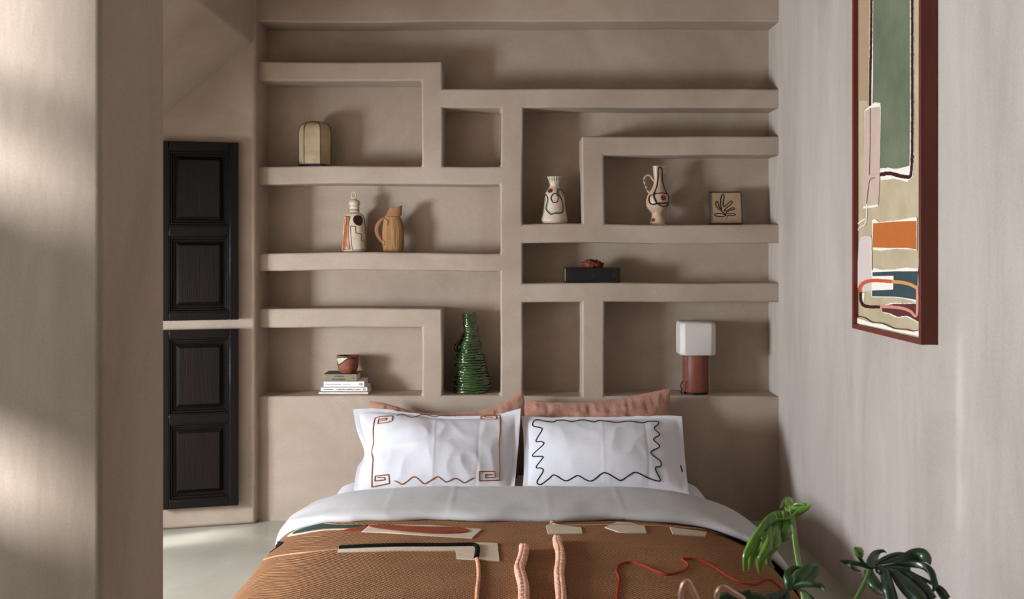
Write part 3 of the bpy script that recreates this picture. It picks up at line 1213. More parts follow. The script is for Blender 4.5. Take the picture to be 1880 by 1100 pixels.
spine_text('The Beauty of Everyday Things', 292, z3b + hs[2] * .40, .0054, M_INK, b3)
spine_text('Soetsu Yanagi', 662, z3b + hs[2] * .40, .0052, M_INK2, b3, 'spine_author')
mb = MB()
cc = Vector((xb(1018), 4.2990, z3b + hs[2] * .5))
mb.add([cc + Vector((.0062 * math.cos(a), 0, .0052 * math.sin(a))) for a in [2 * PI * i / 24 for i in range(24)]], [tuple(range(24))], 0)
c2 = cc + Vector((0, -.0004, 0))
mb.add([c2 + Vector((.0024 * math.cos(a), 0, .0036 * math.sin(a))) for a in [2 * PI * i / 16 for i in range(16)]], [tuple(range(16))], 1)
mb.build('round_emblem', [M_MAROON, M_WBOOK], b3, smooth=False)
marks(b2, 262, 460, z2b + hs[1] * .4, z2b + hs[1] * .62, M_INK2, 3)
marks(b2, 530, 1015, z2b + hs[1] * .36, z2b + hs[1] * .64, M_INK2, 4)
mb = MB()
cc = Vector((xb(1085), 4.2990, z2b + hs[1] * .5))
mb.tube([cc + Vector((.0042 * math.cos(a), 0, .0036 * math.sin(a))) for a in [2 * PI * i / 16 for i in range(16)]], .0011, 5, closed=True)
mb.build('ring_emblem', M_INK2, b2)
marks(b1, 250, 370, z1b + hs[0] * .4, z1b + hs[0] * .62, mat('pale_ink', (170, 160, 152), .6), 5)
marks(b1, 740, 1100, z1b + hs[0] * .4, z1b + hs[0] * .62, MATS['pale_ink'], 6)
marks(b4, 470, 670, z4b + hs[3] * .62, z4b + hs[3] * .78, M_ODARK, 7, 6, 16)
marks(b4, 440, 705, z4b + hs[3] * .2, z4b + hs[3] * .36, M_ODARK, 8, 6, 16)
mb = MB()
cc = Vector((xb(868), 4.2990, z4b + hs[3] * .42))
mb.add([cc + Vector((.0022 * math.cos(a), 0, .0026 * math.sin(a))) for a in [2 * PI * i / 16 for i in range(16)]], [tuple(range(16))], 0)
mb.build('spine_dot', M_MAROON, b4)

cc = Vector((xb(712) + .001, 4.352, ztop4 + .0005))
cup = empty('ceramic_cup', cc, 'terracotta cup with a patch of pale glaze, standing on the stack of books', 'cup')
kc = 4.352 / F / 11
prof = [(160, 534), (164, 522), (168, 512), (180, 490), (196, 460), (208, 410), (216, 340), (221, 260), (223, 190)]
pp = [(r * kc, (534 - y) * kc) for r, y in catmull(prof, 3)]
inner = [(r - .004, z) for r, z in pp[::-1] if z > .012]
mb = MB()
mb.lathe(pp + inner, cc, seg=48, fn=lambda x, y, z, a, i: (x, y, z + (.0016 * math.sin(a * 2 + 1) if z > .05 else 0)), cap_top=True)
cup_b = mb.build('body', M_TERRA, cup)
ub = mb.bvh()
mb = MB()
cg = crop(570, 640, 11)
surf_patch(mb, ub, cg(catmull([(500, 200), (600, 192), (740, 190), (735, 205), (680, 245), (640, 275), (600, 300), (560, 312), (520, 280), (498, 240)], 3, True)), .0007, 3)
mb.build('glaze_patch', M_CELADON, cup_b)
mb = MB()
surf_line(mb, ub, cg(catmull([(494, 300), (530, 305), (570, 322), (620, 302), (665, 268), (700, 235), (760, 212), (830, 205), (920, 208)], 4)), .0018, .2, 1)
surf_line(mb, ub, cg([(500, 190), (600, 184), (750, 183), (920, 190)]), .0014, .2, 1)
mb.build('dark_glaze_edge', M_ODARK, cup_b)

# --- green coil vase
YG = 4.355
cg0 = base(867, 727, YG)
gv = empty('coil_vase', cg0, 'tall glossy green vase of irregular stacked coils standing in the narrow niche', 'vase')
rows = [(1028, 145, 578), (960, 140, 600), (880, 150, 602), (830, 163, 582), (760, 172, 556), (720, 152, 545), (640, 157, 534), (560, 190, 500), (520, 212, 484), (450, 216, 476), (400, 250, 462), (330, 268, 447), (270, 262, 440), (200, 252, 426), (130, 250, 418), (95, 252, 416)]
kg = YG / F / 6.47
seg, nl, sub_ = 72, 29, 6
mb = MB()
vs = []
NR = nl * sub_
for i in range(NR + 1):
    t = i / NR
    y = 1028 - t * (1028 - 95)
    for a_, b_ in zip(rows, rows[1:]):
        if a_[0] >= y >= b_[0]:
            s = (a_[0] - y) / (a_[0] - b_[0])
            l, r = a_[1] + (b_[1] - a_[1]) * s, a_[2] + (b_[2] - a_[2]) * s
            break
    cxp, hw_ = (l + r) / 2, (r - l) / 2
    ph = (i % sub_) / sub_
    layer = i // sub_
    for k in range(seg):
        a = 2 * PI * k / seg
        ca, sa = math.cos(a), math.sin(a)
        nz_ = noise.noise(Vector((ca * 1.5, sa * 1.5, layer * 1.9)))
        nzh = noise.noise(Vector((ca * 3.0, sa * 3.0, layer * 3.7 + 50)))
        bulge = math.sin(PI * ph) ** 0.8
        rr = hw_ * (0.90 + 0.09 * bulge) * (1 + 0.085 * nz_ + 0.05 * nzh)
        zz = (1028 - y) + 17 * nz_ * min(1, t * 12) + 10 * noise.noise(Vector((ca * 2.2, sa * 2.2, t * 9)))
        if t > 0.97:
            zz += 14 * max(0, ca)
        zz = max(zz, 0) if i else 0
        vs.append(Vector(((810 + cxp / 6.47 - VX) * YG / F + rr * kg * ca, YG + rr * kg * sa * min(1, .060 / (hw_ * kg)), cg0.z + zz * kg)))
fs = [(i * seg + k, i * seg + (k + 1) % seg, (i + 1) * seg + (k + 1) % seg, (i + 1) * seg + k) for i in range(NR) for k in range(seg)]
fs.append(tuple(range(seg))[::-1])
o = len(vs)
ctr = sum((vs[NR * seg + j] for j in range(seg)), Vector()) / seg
for s_, dz in ((.82, 0.001), (.7, -.05)):
    for k in range(seg):
        vs.append(ctr + (vs[NR * seg + k] - ctr) * s_ + Vector((0, 0, dz)))
for k in range(seg):
    k2 = (k + 1) % seg
    fs.append((NR * seg + k, NR * seg + k2, o + k2, o + k))
    fs.append((o + k, o + k2, o + seg + k2, o + seg + k))
fs.append(tuple(o + seg + k for k in range(seg)))
mb.add(vs, fs)
mb.build('body', M_GREEN, gv, angle=75)
mb = MB()
G = lambda x, y: Vector(((810 + x / 6.47 - VX) * YG / F, YG - .012, cg0.z + (1028 - y) * kg))
hp = catmull([(300, 305), (255, 350), (225, 420), (185, 470), (180, 520), (205, 530), (230, 505)], 4)
mb.tube([G(*p) for p in hp], [(10 + 14 * math.sin(PI * i / (len(hp) - 1))) * kg for i in range(len(hp))], 10)
mb.build('handle', M_DGREEN, gv)

# --- table lamp
YLm = 4.345
cl = base(1277, 729, YLm)
lamp = empty('table_lamp', cl, 'small table lamp with white cube shade on a brown leather cylinder', 'lamp')
kl = YLm / F
mb = MB()
mb.lathe([(.050, 0), (.0515, .002), (.0515, .011), (.049, .0125)], cl, seg=48, cap_top=True)
mb.build('foot', M_BLACK, lamp)
hB = 0.168
mb = MB()
mb.lathe([(.0540, .0125), (.0548, .014), (.0548, hB - .002), (.0540, hB)], cl, seg=64, cap_top=True)
lamp_b = mb.build('leather_body', M_LEATHER, lamp)
for a in (-PI / 2 - .80, -PI / 2 + .95):
    mb = MB()
    mb.tube([cl + Vector((.0550 * math.cos(a), .0550 * math.sin(a), z)) for z in (.014, .09, hB - .002)], .0010, 6)
    mb.build('seam', mat('dark_leather_seam', (70, 34, 24), 0.6), lamp_b)
for a in (-PI / 2 - 1.12, -PI / 2 + 1.15):
    mb = MB()
    p = cl + Vector((.0550 * math.cos(a), .0550 * math.sin(a), hB - .013))
    bm = bmesh.new()
    bmesh.ops.create_uvsphere(bm, u_segments=12, v_segments=8, radius=.0032)
    mb.add([v.co + p for v in bm.verts], [[v.index for v in f.verts] for f in bm.faces])
    bm.free()
    mb.build('rivet', M_STEEL, lamp_b)
z0, z1 = hB + .001, hB + .141
hw_ = .0755
mb = MB()


def sq(hw, ch):
    return [(-hw + ch, -hw), (hw - ch, -hw), (hw, -hw + ch), (hw, hw - ch), (hw - ch, hw), (-hw + ch, hw), (-hw, hw - ch), (-hw, -hw + ch)]


rings = [(hw_ * .93, .018, z0), (hw_, .020, z0 + .006), (hw_, .020, z1 - .014), (hw_ * .97, .020, z1 - .005), (hw_ * .88, .018, z1)]
vs = [cl + Vector((x * 1.0, y * .92 + .000, z)) for (h_, c_, z) in rings for (x, y) in sq(h_, c_)]
fs = [(i * 8 + k, i * 8 + (k + 1) % 8, (i + 1) * 8 + (k + 1) % 8, (i + 1) * 8 + k) for i in range(len(rings) - 1) for k in range(8)]
fs += [tuple(range(8))[::-1], tuple((len(rings) - 1) * 8 + k for k in range(8))]
mb.add(vs, fs)
mb.build('lamp_shade', M_SHADE, lamp, bevel=0.004, bseg=3)
mb = MB()
cd = catmull([(152, 820), (132, 860), (130, 905), (150, 925), (132, 945), (148, 985), (175, 1000), (215, 1008)], 5)
mb.tube([Vector(((1230 + x / 6.88 - VX) * 4.32 / F, 4.30 + .02 * (i / len(cd)), max(cl.z + .003, CAM.z - (580 + y / 6.88 - VY) * 4.31 / F))) for i, (x, y) in enumerate(cd)], .0024, 8)
mb.build('cord', M_BLACK, lamp)

# ------------------------------------------------------------------ bed
bed = empty('low_bed', Vector((0.02, 3.2, 0)), 'low double bed with white sheeted mattress against the shelving wall', 'bed')
mb = MB()
mb.box((-.60, 2.34, 0), (.64, 4.12, .05))
mb.build('bed_base', M_BEDB, bed, smooth=False, bevel=0.01)
# mattress: superellipse section, wider at the free head end
mb = MB()
ys = [2.30, 2.31, 2.34, 2.45] + [2.6 + .1 * i for i in range(15)] + [4.06, 4.12, 4.155, 4.17]
nseg = 40
vs = []
for y in ys:
    t = min(1, max(0, (y - 3.6) / .2))
    wl, wr = .655 + .055 * t, .665 + .065 * t
    e = 1.0
    if y < 2.4:
        e = 1 - (1 - (y - 2.29) / .11) ** 2 * .12
    if y > 4.06:
        e = 1 - ((y - 4.06) / .11) ** 2 * .10
    for k in range(nseg):
        a = 2 * PI * k / nseg
        ca, sa = math.cos(a), math.sin(a)
        x = abs(ca) ** .22 * (1 if ca > 0 else -1)
        z = abs(sa) ** .55 * (1 if sa > 0 else -1)
        x = x * (wr if x > 0 else wl) * e + .02
        zz = .132 + .088 * z * e
        zz += .004 * noise.noise(Vector((x * 7, y * 7, 2))) if sa > .2 else 0
        vs.append((x, y, zz))
n = len(ys)
fs = [(i * nseg + k, i * nseg + (k + 1) % nseg, (i + 1) * nseg + (k + 1) % nseg, (i + 1) * nseg + k) for i in range(n - 1) for k in range(nseg)]
fs += [tuple(range(nseg))[::-1], tuple((n - 1) * nseg + k for k in range(nseg))]
mb.add(vs, fs)
mb.build('sheeted_mattress', M_COTTON, bed)

HALF = [(0, .297), (.12, .297), (.24, .2965), (.36, .295), (.48, .287), (.58, .272), (.66, .249), (.72, .224), (.77, .193), (.805, .158), (.83, .118), (.846, .075), (.857, .035), (.862, .004)]
HALF = catmull(HALF, 4)


def profile(s, lo, right, left=1.0):
    """s in [-1,1] across the bed -> (x, z, arc)"""
    x, z = poly_at(HALF, abs(s))
    z = max(.003, z - lo * min(1, z / .06))
    return (x * (right if s > 0 else -left), z)


ARC = sum(math.dist(a, b) for a, b in zip(HALF, HALF[1:]))


def cover(name, ysec, nx, lo_fn, right, left, thick, wr, m, edge_fn=None):
    """a cloth over the bed: ysec = list of (y, dz); returns the MB"""
    mb = MB()
    ny = len(ysec)
    top = {}
    vs, uvs = [], []
    for j, (y, dz) in enumerate(ysec):
        for i in range(nx + 1):
            s = -1 + 2 * i / nx
            x, z = profile(s, lo_fn(y) - dz, right, left)
            w = wr(x, y, s)
            yy = y + (edge_fn(s, j) if edge_fn else 0)
            nrm = Vector((x / .9 * (1 if abs(s) > .5 else 0), 0, 1)).normalized()
            vs.append(Vector((x, yy, z)) + nrm * w)
            uvs.append((s * ARC, yy))
    fs = [((j + 1) * (nx + 1) + i, (j + 1) * (nx + 1) + i + 1, j * (nx + 1) + i + 1, j * (nx + 1) + i) for j in range(ny - 1) for i in range(nx)]
    mb.add(vs, fs)
    return mb, uvs


def build_cover(name, mb, uvs, m, thick):
    me = bpy.data.meshes.new(name)
    me.from_pydata([tuple(v) for v in mb.v], [], mb.f)
    uvl = me.uv_layers.new(name='UVMap')
    for p in me.polygons:
        p.use_smooth = True
        for li in p.loop_indices:
            uvl.data[li].uv = uvs[me.loops[li].vertex_index]
    me.materials.append(m)
    o = link(name, me)
    md = o.modifiers.new('solid', 'SOLIDIFY')
    md.thickness = thick
    md.offset = -1
    return o


def lerp_list(pts, x):
    for (a, b) in zip(pts, pts[1:]):
        if a[0] <= x <= b[0]:
            return a[1] + (b[1] - a[1]) * (x - a[0]) / (b[0] - a[0])
    return pts[0][1] if x < pts[0][0] else pts[-1][1]


# duvet
dsec = [(3.82, -.085), (3.80, -.068), (3.77, -.047), (3.73, -.029), (3.68, -.014), (3.63, -.004), (3.58, .001), (3.53, .002), (3.48, .001), (3.43, 0), (3.38, 0), (3.345, -.001), (3.315, -.004), (3.296, -.009), (3.283, -.018), (3.284, -.029), (3.296, -.036)]


def d_wr(x, y, s):
    w = .005 * noise.noise(Vector((x * 4, y * 11, 3))) + .003 * noise.noise(Vector((x * 11 + y * 8, y * 18, 8)))
    w += .0012 * (math.exp(-((x + .41) / .005) ** 2) + math.exp(-((x + .20) / .005) ** 2) + math.exp(-((x - .12) / .005) ** 2) + math.exp(-((x - .36) / .005) ** 2))
    if abs(s) > .45:                      # gathers where the cover falls over the side
        w += .006 * (abs(s) - .45) * math.sin(y * 34 + x * 9 + 2 * math.sin(x * 7))
    return w


def d_edge(s, j):
    y = dsec[j][0]
    f = max(0, min(1, (3.8 - y) / .5))
    a = -.018 * math.cos(2 * PI * s / .8) + .006 * math.sin(s * 23 + 1)
    a += .03 * min(1, max(0, -s - .40) / .2) + .40 * (max(0, -s - .52) / .48) ** 1.25 - .12 * max(0, s - .70) / .30
    return f * a


mbd, uvd = cover('duvet', dsec, 220, lambda y: 0, 1.065, 1.0, .02, d_wr, M_DUVET, d_edge)
dv = build_cover('duvet', mbd, uvd, M_DUVET, .006)
tag(dv, 'white cotton duvet folded back across the bed between pillows and blanket', 'duvet')

# blanket
bsec = [(3.68 - .034 * i, 0) for i in range(40)] + [(2.325, -.004), (2.295, -.02), (2.275, -.05), (2.265, -.10), (2.262, -.16), (2.26, -.22)]


def b_wr(x, y, s):
    w = .005 * noise.noise(Vector((x * 3, y * 5, 13))) + .0015 * noise.noise(Vector((x * 9, y * 12, 18)))
    # soft ridges along the turned-down edge
    w += .004 * math.exp(-((y - 3.02 + .03 * math.sin(x * 4)) / .035) ** 2)
    return w


mbb, uvb = cover('blanket', bsec, 120, lambda y: .034, 1.03, 1.005, .01, b_wr, M_BLANKET)
bl = build_cover('blanket', mbb, uvb, M_BLANKET, .006)
tag(bl, 'rust-brown woven blanket with cream appliques and cords, over the lower bed', 'blanket')
BV = mbb.bvh()


def child(name, mb, m, label=None):
    o = mb.build(name, m, bl)
    o.matrix_parent_inverse = Matrix.Identity(4)
    if label:
        o['label'] = label
    return o


c3 = crop(420, 880, 3.4815)
c4 = crop(900, 880, 3.357)


def patch(name, poly, m, lift=.003, label=None):
    mb = MB()
    surf_patch(mb, BV, poly, lift, 5)
    if mb.f:
        child(name, mb, m, label)


def cordp(name, pts, r, m, label=None, step=3.0):
    mb = MB()
    surf_line(mb, BV, catmull(pts, 6), r, .5, step, seg=8)
    if mb.f:
        child(name, mb, m, label)


patch('applique', c3([(905, 293), (1300, 300), (1618, 324), (1555, 380), (1300, 366), (1040, 347), (848, 339)]), M_FELT, .003, 'long cream felt applique')
patch('applique', c3(catmull([(900, 303), (1000, 299), (1150, 308), (1300, 313), (1480, 318), (1535, 335), (1500, 351), (1380, 355), (1250, 352), (1050, 335), (930, 318)], 3, True)), M_FELT2, .0055, 'rust oval applique')
patch('applique', c3([(705, 337), (780, 318), (850, 297), (892, 294), (845, 336)]), M_FELT2, .003, 'small rust applique')
patch('applique', c3(catmull([(375, 368), (430, 328), (500, 306), (590, 286), (720, 292), (858, 290), (850, 312), (780, 322), (600, 329), (450, 354)], 3, True)), M_FELT, .002, 'cream edging under the green leaf shape')
patch('applique', c3(catmull([(410, 352), (440, 332), (510, 311), (590, 292), (720, 298), (848, 295), (842, 308), (770, 317), (600, 323), (460, 346)], 3, True)), M_FELT3, .004, 'dark green leaf-shaped applique')
patch('applique', c3([(705, 428), (1150, 414), (1600, 410), (1718, 414), (1730, 527), (1455, 511), (1450, 461), (1100, 461), (695, 469)]), M_FELT, .003, 'cream L-shaped felt applique')
patch('applique', c3([(170, 545), (225, 490), (300, 410), (325, 400), (352, 405), (330, 425), (262, 472), (205, 525)]), M_FELT4, .003, 'navy applique at the left edge')
patch('applique', c4([(343, 292), (368, 280), (560, 303), (568, 336), (358, 342)]), M_FELT, .003, 'cream felt tab')
patch('applique', c4([(705, 300), (780, 268), (860, 272), (950, 292), (963, 336), (860, 335), (790, 330)]), M_FELT, .003, 'cream felt tab')
patch('applique', c4([(1108, 300), (1335, 330), (1322, 358), (1125, 342)]), M_FELT, .003, 'cream felt tab')
patch('applique', c4([(1335, 313), (1525, 350), (1520, 363), (1360, 325)]), M_FELT, .003, 'narrow cream felt strip')
cordp('rope', c3([(710, 446), (900, 437), (1100, 431), (1350, 431), (1540, 429), (1575, 432), (1590, 450), (1583, 510)]), .0076, M_ROPEK, 'thick black wool rope')
cordp('rope', c3([(1588, 515), (1596, 570), (1597, 640), (1588, 720), (1585, 800)]), .0056, M_ROPEP, 'blush wool rope')
cordp('cord', c3([(190, 530), (300, 496), (500, 470), (600, 460), (695, 450)]), .0026, M_CORDT, 'thin tan cord')
cordp('cord', c4([(383, 275), (430, 288), (560, 288), (700, 286), (900, 288), (1100, 295), (1350, 316), (1525, 345)]), .0034, M_CORDT, 'tan twisted cord')
mb = MB()
h, n = cast(BV, *c4([(383, 274)])[0])
bm = bmesh.new()
bmesh.ops.create_uvsphere(bm, u_segments=14, v_segments=10, radius=.008)
mb.add([v.co + h + n * .004 for v in bm.verts], [[v.index for v in f.verts] for f in bm.faces])
bm.free()
child('cord_knot', mb, M_CORDT, 'tan knot at the end of the cord')
cordp('cord', c4([(778, 760), (786, 680), (795, 620), (778, 565), (805, 528), (860, 516), (940, 535), (1010, 565), (1080, 592), (1150, 582), (1205, 560), (1220, 532), (1198, 510), (1185, 495), (1260, 498), (1330, 520), (1400, 560), (1480, 612), (1560, 646), (1640, 654), (1700, 622), (1750, 640), (1800, 690)]), .0034, M_CORDR, 'red cord wandering over the blanket')


def braid(pts, r):
    line = surf_line(MB(), BV, catmull(pts, 6), r, .7, 2.0)
    if len(line) < 4:
        return
    L = [0]
    for a, b in zip(line, line[1:]):
        L.append(L[-1] + (b - a).length)
    mb = MB()
    N = int(L[-1] / .002)
    res = []
    for i in range(N + 1):
        d = L[-1] * i / N
        j = max(k for k in range(len(L)) if L[k] <= d + 1e-9)
        j = min(j, len(line) - 2)
        t = (d - L[j]) / max(1e-9, L[j + 1] - L[j])
        res.append((line[j].lerp(line[j + 1], t), d))
    for s in range(3):
        pts3 = []
        for i, (p, d) in enumerate(res):
            a, b = res[max(i - 1, 0)][0], res[min(i + 1, N)][0]
            t = (b - a).normalized()
            side = t.cross(Vector((0, 0, 1))).normalized()
            up = side.cross(t)
            ph = 2 * PI * d / .030 + s * 2 * PI / 3
            pts3.append(p + side * math.sin(ph) * r * .5 + up * (math.sin(2 * ph) * r * .35 + .002))
        mb.tube(pts3, r * .60, 8)
    child('braid', mb, M_BRAID, 'chunky blush and brown wool braid')


braid(c4([(205, 440), (208, 470), (196, 520), (180, 575), (192, 630), (205, 690), (207, 760), (207, 800)]), .0135)
braid(c4([(412, 388), (418, 430), (430, 470), (432, 540), (425, 600), (430, 670), (437, 740), (438, 800)]), .0130)

# ------------------------------------------------------------------ pillows


def pillow(name, T, B, Lf, Rt, thick, m, label, group, border=0.0, wr=.006, seed=0, pink=False):
    """T, B left->right; Lf, Rt top->bottom: lists of (px, py, Y)"""
    cur = {}
    for k, c in (('T', T), ('B', B), ('L', Lf), ('R', Rt)):
        pts = [tuple(P(*p)) for p in c]
        cur[k] = catmull(pts, 5) if len(pts) > 2 else pts
    nu, nv = 128, 60
    ev = lambda k, t: Vector(poly_at(cur[k], t))
    c00, c10, c01, c11 = ev('T', 0), ev('T', 1), ev('B', 0), ev('B', 1)
    G = []
    for i in range(nu + 1):
        u = i / nu
        row = []
        for j in range(nv + 1):
            v = j / nv
            row.append((1 - v) * ev('T', u) + v * ev('B', u) + (1 - u) ** 4 * (ev('L', v) - c00.lerp(c01, v)) + u ** 4 * (ev('R', v) - c10.lerp(c11, v)))
        G.append(row)
    vs, fs = [], []
    idx = {}
    for side in (1, -1):
        for i in range(nu + 1):
            for j in range(nv + 1):
                edge = i in (0, nu) or j in (0, nv)
                if side < 0 and edge:
                    idx[side, i, j] = idx[1, i, j]
                    continue
                a, b = G[max(i - 1, 0)][j], G[min(i + 1, nu)][j]
                c, d = G[i][max(j - 1, 0)], G[i][min(j + 1, nv)]
                n = -(b - a).cross(d - c)
                n.normalize()
                if n.y > 0:
                    n = -n
                u, v = i / nu, j / nv
                uu = min(1, max(0, (min(u, 1 - u) - border) / (.5 - border)))
                vv = min(1, max(0, (min(v, 1 - v) - border * 1.4) / (.5 - border * 1.4)))
                t = thick * (math.sin(PI / 2 * uu) ** .62) * (math.sin(PI / 2 * vv) ** .62)
                p = G[i][j]
                k = min(1, 6 * min(u, 1 - u, v, 1 - v))
                q = p * 1.0 + Vector((seed, 0, 0))
                # diagonal drag lines from the corners + small crumples
                w = wr * k * noise.noise(Vector((q.x * 7 + q.z * 5, q.z * 6, seed)))
                w += wr * .9 * k * (0.5 - abs(noise.noise(Vector((q.x * 11 - q.z * 9, q.z * 13 + q.x * 6, seed + 5)))))
                if pink:
                    ed = math.exp(-(v / .18) ** 2)
                    w += .014 * k * ed * noise.noise(Vector((q.x * 42 + 3 * q.z, q.z * 10, seed)))
                    w += .007 * k * noise.noise(Vector((q.x * 30, q.z * 34, seed + 2)))
                if not pink:
                    w += .0014 * k * (math.exp(-((u - .49) / .006) ** 2) - math.exp(-((u - .76) / .006) ** 2))
                if side > 0:
                    p = p + n * (t * .62 + w)
                else:
                    p = p - n * (t * .38)
                if edge:
                    p = G[i][j] + n * (.0035 * noise.noise(Vector((q.x * 25, q.z * 25, seed))))
                idx[side, i, j] = len(vs)
                vs.append(p)
        for i in range(nu):
            for j in range(nv):
                f = (idx[side, i, j], idx[side, i + 1, j], idx[side, i + 1, j + 1], idx[side, i, j + 1])
                fs.append(f if side > 0 else f[::-1])
    mb = MB()
    mb.add(vs, fs)
    o = mb.build(name, m, None, angle=80)
    tag(o, label, 'pillow', group)
    return o, mb.bvh()


# pink linen pillows behind
YT, YBt = 4.175, 4.07
pk1, _ = pillow('linen_pillow',
                [(679, 736, YT), (700, 739, YT), (730, 747, YT), (765, 756, YT), (810, 759, YT), (860, 756, YT), (900, 748, YT), (935, 733, YT), (958, 720, YT)],
                [(684, 878, YBt), (820, 878, YBt), (950, 878, YBt)],
                [(679, 736, YT), (681, 800, 4.13), (684, 878, YBt)],
                [(958, 720, YT), (963, 742, YT), (955, 800, 4.13), (950, 878, YBt)],
                .115, M_PINK, 'dusty pink linen pillow with raised ear, behind the pillow stitched in brown', 'dusty pink linen pillows', wr=.004, seed=3, pink=True)
pk2, _ = pillow('linen_pillow',
                [(963, 739, YT), (985, 735, YT), (1010, 738, YT), (1060, 738, YT), (1100, 736, YT), (1150, 729, YT), (1200, 719, YT), (1232, 712, YT)],
                [(965, 878, YBt), (1100, 878, YBt), (1226, 878, YBt)],
                [(963, 739, YT), (964, 800, 4.13), (965, 878, YBt)],
                [(1232, 712, YT), (1229, 745, YT), (1227, 800, 4.13), (1226, 878, YBt)],
                .115, M_PINK, 'dusty pink linen pillow sloping up right, behind the pillow stitched in black', 'dusty pink linen pillows', wr=.004, seed=11, pink=True)
y0, y1 = 4.05, 3.80
w1, WB1 = pillow('cotton_pillow',
                 [(648, 752, y0), (675, 750, y0), (705, 751, y0), (745, 757, y0), (800, 763, y0), (870, 764, y0), (905, 762, y0), (930, 757, y0), (956, 750, y0)],
                 [(650, 909, y1), (800, 909, y1), (943, 909, y1)],
                 [(648, 752, y0), (655, 790, 3.98), (668, 825, 3.95), (667, 842, 3.93), (656, 858, 3.88), (651, 885, 3.83), (650, 909, y1)],
                 [(956, 750, y0), (953, 800, 3.97), (948, 860, 3.90), (943, 909, y1)],
                 .12, M_COTTON, 'white cotton pillow with brown spiral-cornered embroidery, left front of the bed', 'white embroidered pillows', border=.035, wr=.0075, seed=21)
w2, WB2 = pillow('cotton_pillow',
                 [(957, 764, y0), (1000, 766, y0), (1060, 766, y0), (1120, 766, y0), (1180, 764, y0), (1225, 763, y0), (1252, 764, y0)],
                 [(958, 909, y1), (1110, 909, y1), (1266, 909, y1)],
                 [(957, 764, y0), (961, 800, 3.99), (962, 860, 3.91), (958, 909, y1)],
                 [(1252, 764, y0), (1256, 820, 3.96), (1260, 870, 3.89), (1266, 909, y1)],
                 .12, M_COTTON, 'white cotton pillow with wavy black line embroidery, right front of the bed', 'white embroidered pillows', border=.035, wr=.006, seed=33)


def pchild(o, name, mb, m, label=None):
    c = mb.build(name, m, o)
    c.matrix_parent_inverse = Matrix.Identity(4)
    if label:
        c['label'] = label


cl5 = crop(600, 700, 5.0)
mb = MB()
for a in ([(490, 364), (548, 357), (552, 342), (475, 350), (468, 390), (560, 379), (598, 366), (605, 335), (598, 320), (490, 325), (445, 340), (435, 370), (425, 450), (430, 560), (412, 655), (425, 720), (415, 850), (412, 972), (575, 938), (568, 858), (445, 872), (440, 918), (535, 905), (530, 885), (465, 885)],
          [(1525, 334), (1452, 330), (1455, 318), (1558, 320), (1555, 350), (1415, 350), (1408, 310), (1588, 312), (1592, 450), (1580, 580), (1588, 800), (1585, 910), (1400, 915), (1400, 830), (1540, 828), (1545, 885), (1455, 888), (1455, 858), (1520, 860)]):
    surf_line(mb, WB1, cl5(a), .0023, .2, 2)
surf_line(mb, WB1, cl5(catmull([(622, 915), (650, 925), (690, 945), (730, 925), (790, 880), (830, 890), (890, 940), (930, 925), (1010, 878), (1050, 895), (1100, 925), (1180, 892), (1260, 932), (1300, 912), (1345, 890)], 5)), .0023, .2, 2)
pchild(w1, 'embroidery', mb, M_EMB1, 'brown spiral-cornered embroidery')
mb = MB()
surf_line(mb, WB1, cl5(catmull([(640, 316), (690, 304), (730, 320), (775, 334), (820, 325), (880, 306), (930, 314), (985, 325), (1050, 316), (1110, 312), (1170, 320), (1220, 318), (1290, 310), (1370, 318)], 5)), .0017, .2, 2)
pchild(w1, 'embroidery', mb, M_EMB2, 'dark wavy line along the top')
cl6 = crop(940, 700, 5.0)
mb = MB()
surf_line(mb, WB2, cl6(catmull([(230, 354), (300, 370), (380, 377), (410, 362), (475, 359), (550, 374), (650, 356), (750, 377), (805, 362), (950, 380), (1080, 370), (1190, 384), (1250, 372), (1330, 372), (1345, 390), (1305, 435), (1355, 490), (1298, 535), (1355, 600), (1272, 655), (1360, 735), (1365, 780), (1315, 800), (1360, 905), (1330, 915), (1250, 890), (1140, 838), (1080, 860), (1000, 910), (950, 890), (870, 845), (820, 850), (720, 918), (610, 868), (570, 880), (490, 915), (390, 862), (340, 895), (265, 948), (230, 925), (285, 830), (270, 800), (222, 790), (283, 705), (270, 692), (195, 690), (200, 665), (290, 580), (270, 555), (220, 550), (275, 450), (260, 428), (195, 412), (195, 375)], 5, True)), .0024, .2, 2, closed=True)
pchild(w2, 'embroidery', mb, M_EMB3, 'wavy black line embroidery')

mb = MB()
surf_line(mb, WB2, [(1249, 854), (1251, 860), (1253, 867)], .0022, .3, 2)
pchild(w2, 'side_tag', mb, M_EMB3, 'small black fabric tag')

# ------------------------------------------------------------------ framed textile picture on the right wall
XF = 1.0670
yN, yFar = XF * F / (1690 - VX), XF * F / (1564 - VX)
zB = 0.889
zT = 2.36
pic = empty('framed_picture', Vector((XR, (yN + yFar) / 2, zB)), 'tall red-brown framed textile picture of abstract green and orange shapes on the wall', 'picture')
fw = 0.014
mb = MB()
XW = XR - .0015
mb.box((XF, yN, zB), (XW, yN + fw, zT))
mb.box((XF, yFar - fw, zB), (XW, yFar, zT))
mb.box((XF, yN + fw, zB), (XW, yFar - fw, zB + fw))
mb.box((XF, yN + fw, zT - fw), (XW, yFar - fw, zT))
mb.build('frame', M_FRAME, pic, smooth=False, bevel=0.0015)
XA = XF + .016


def art_pt(px, py, lay):
    x = XA - .0004 * lay
    Y = x * F / (px - VX)
    return Vector((x, Y, CAM.z - (py - VY) * Y / F))


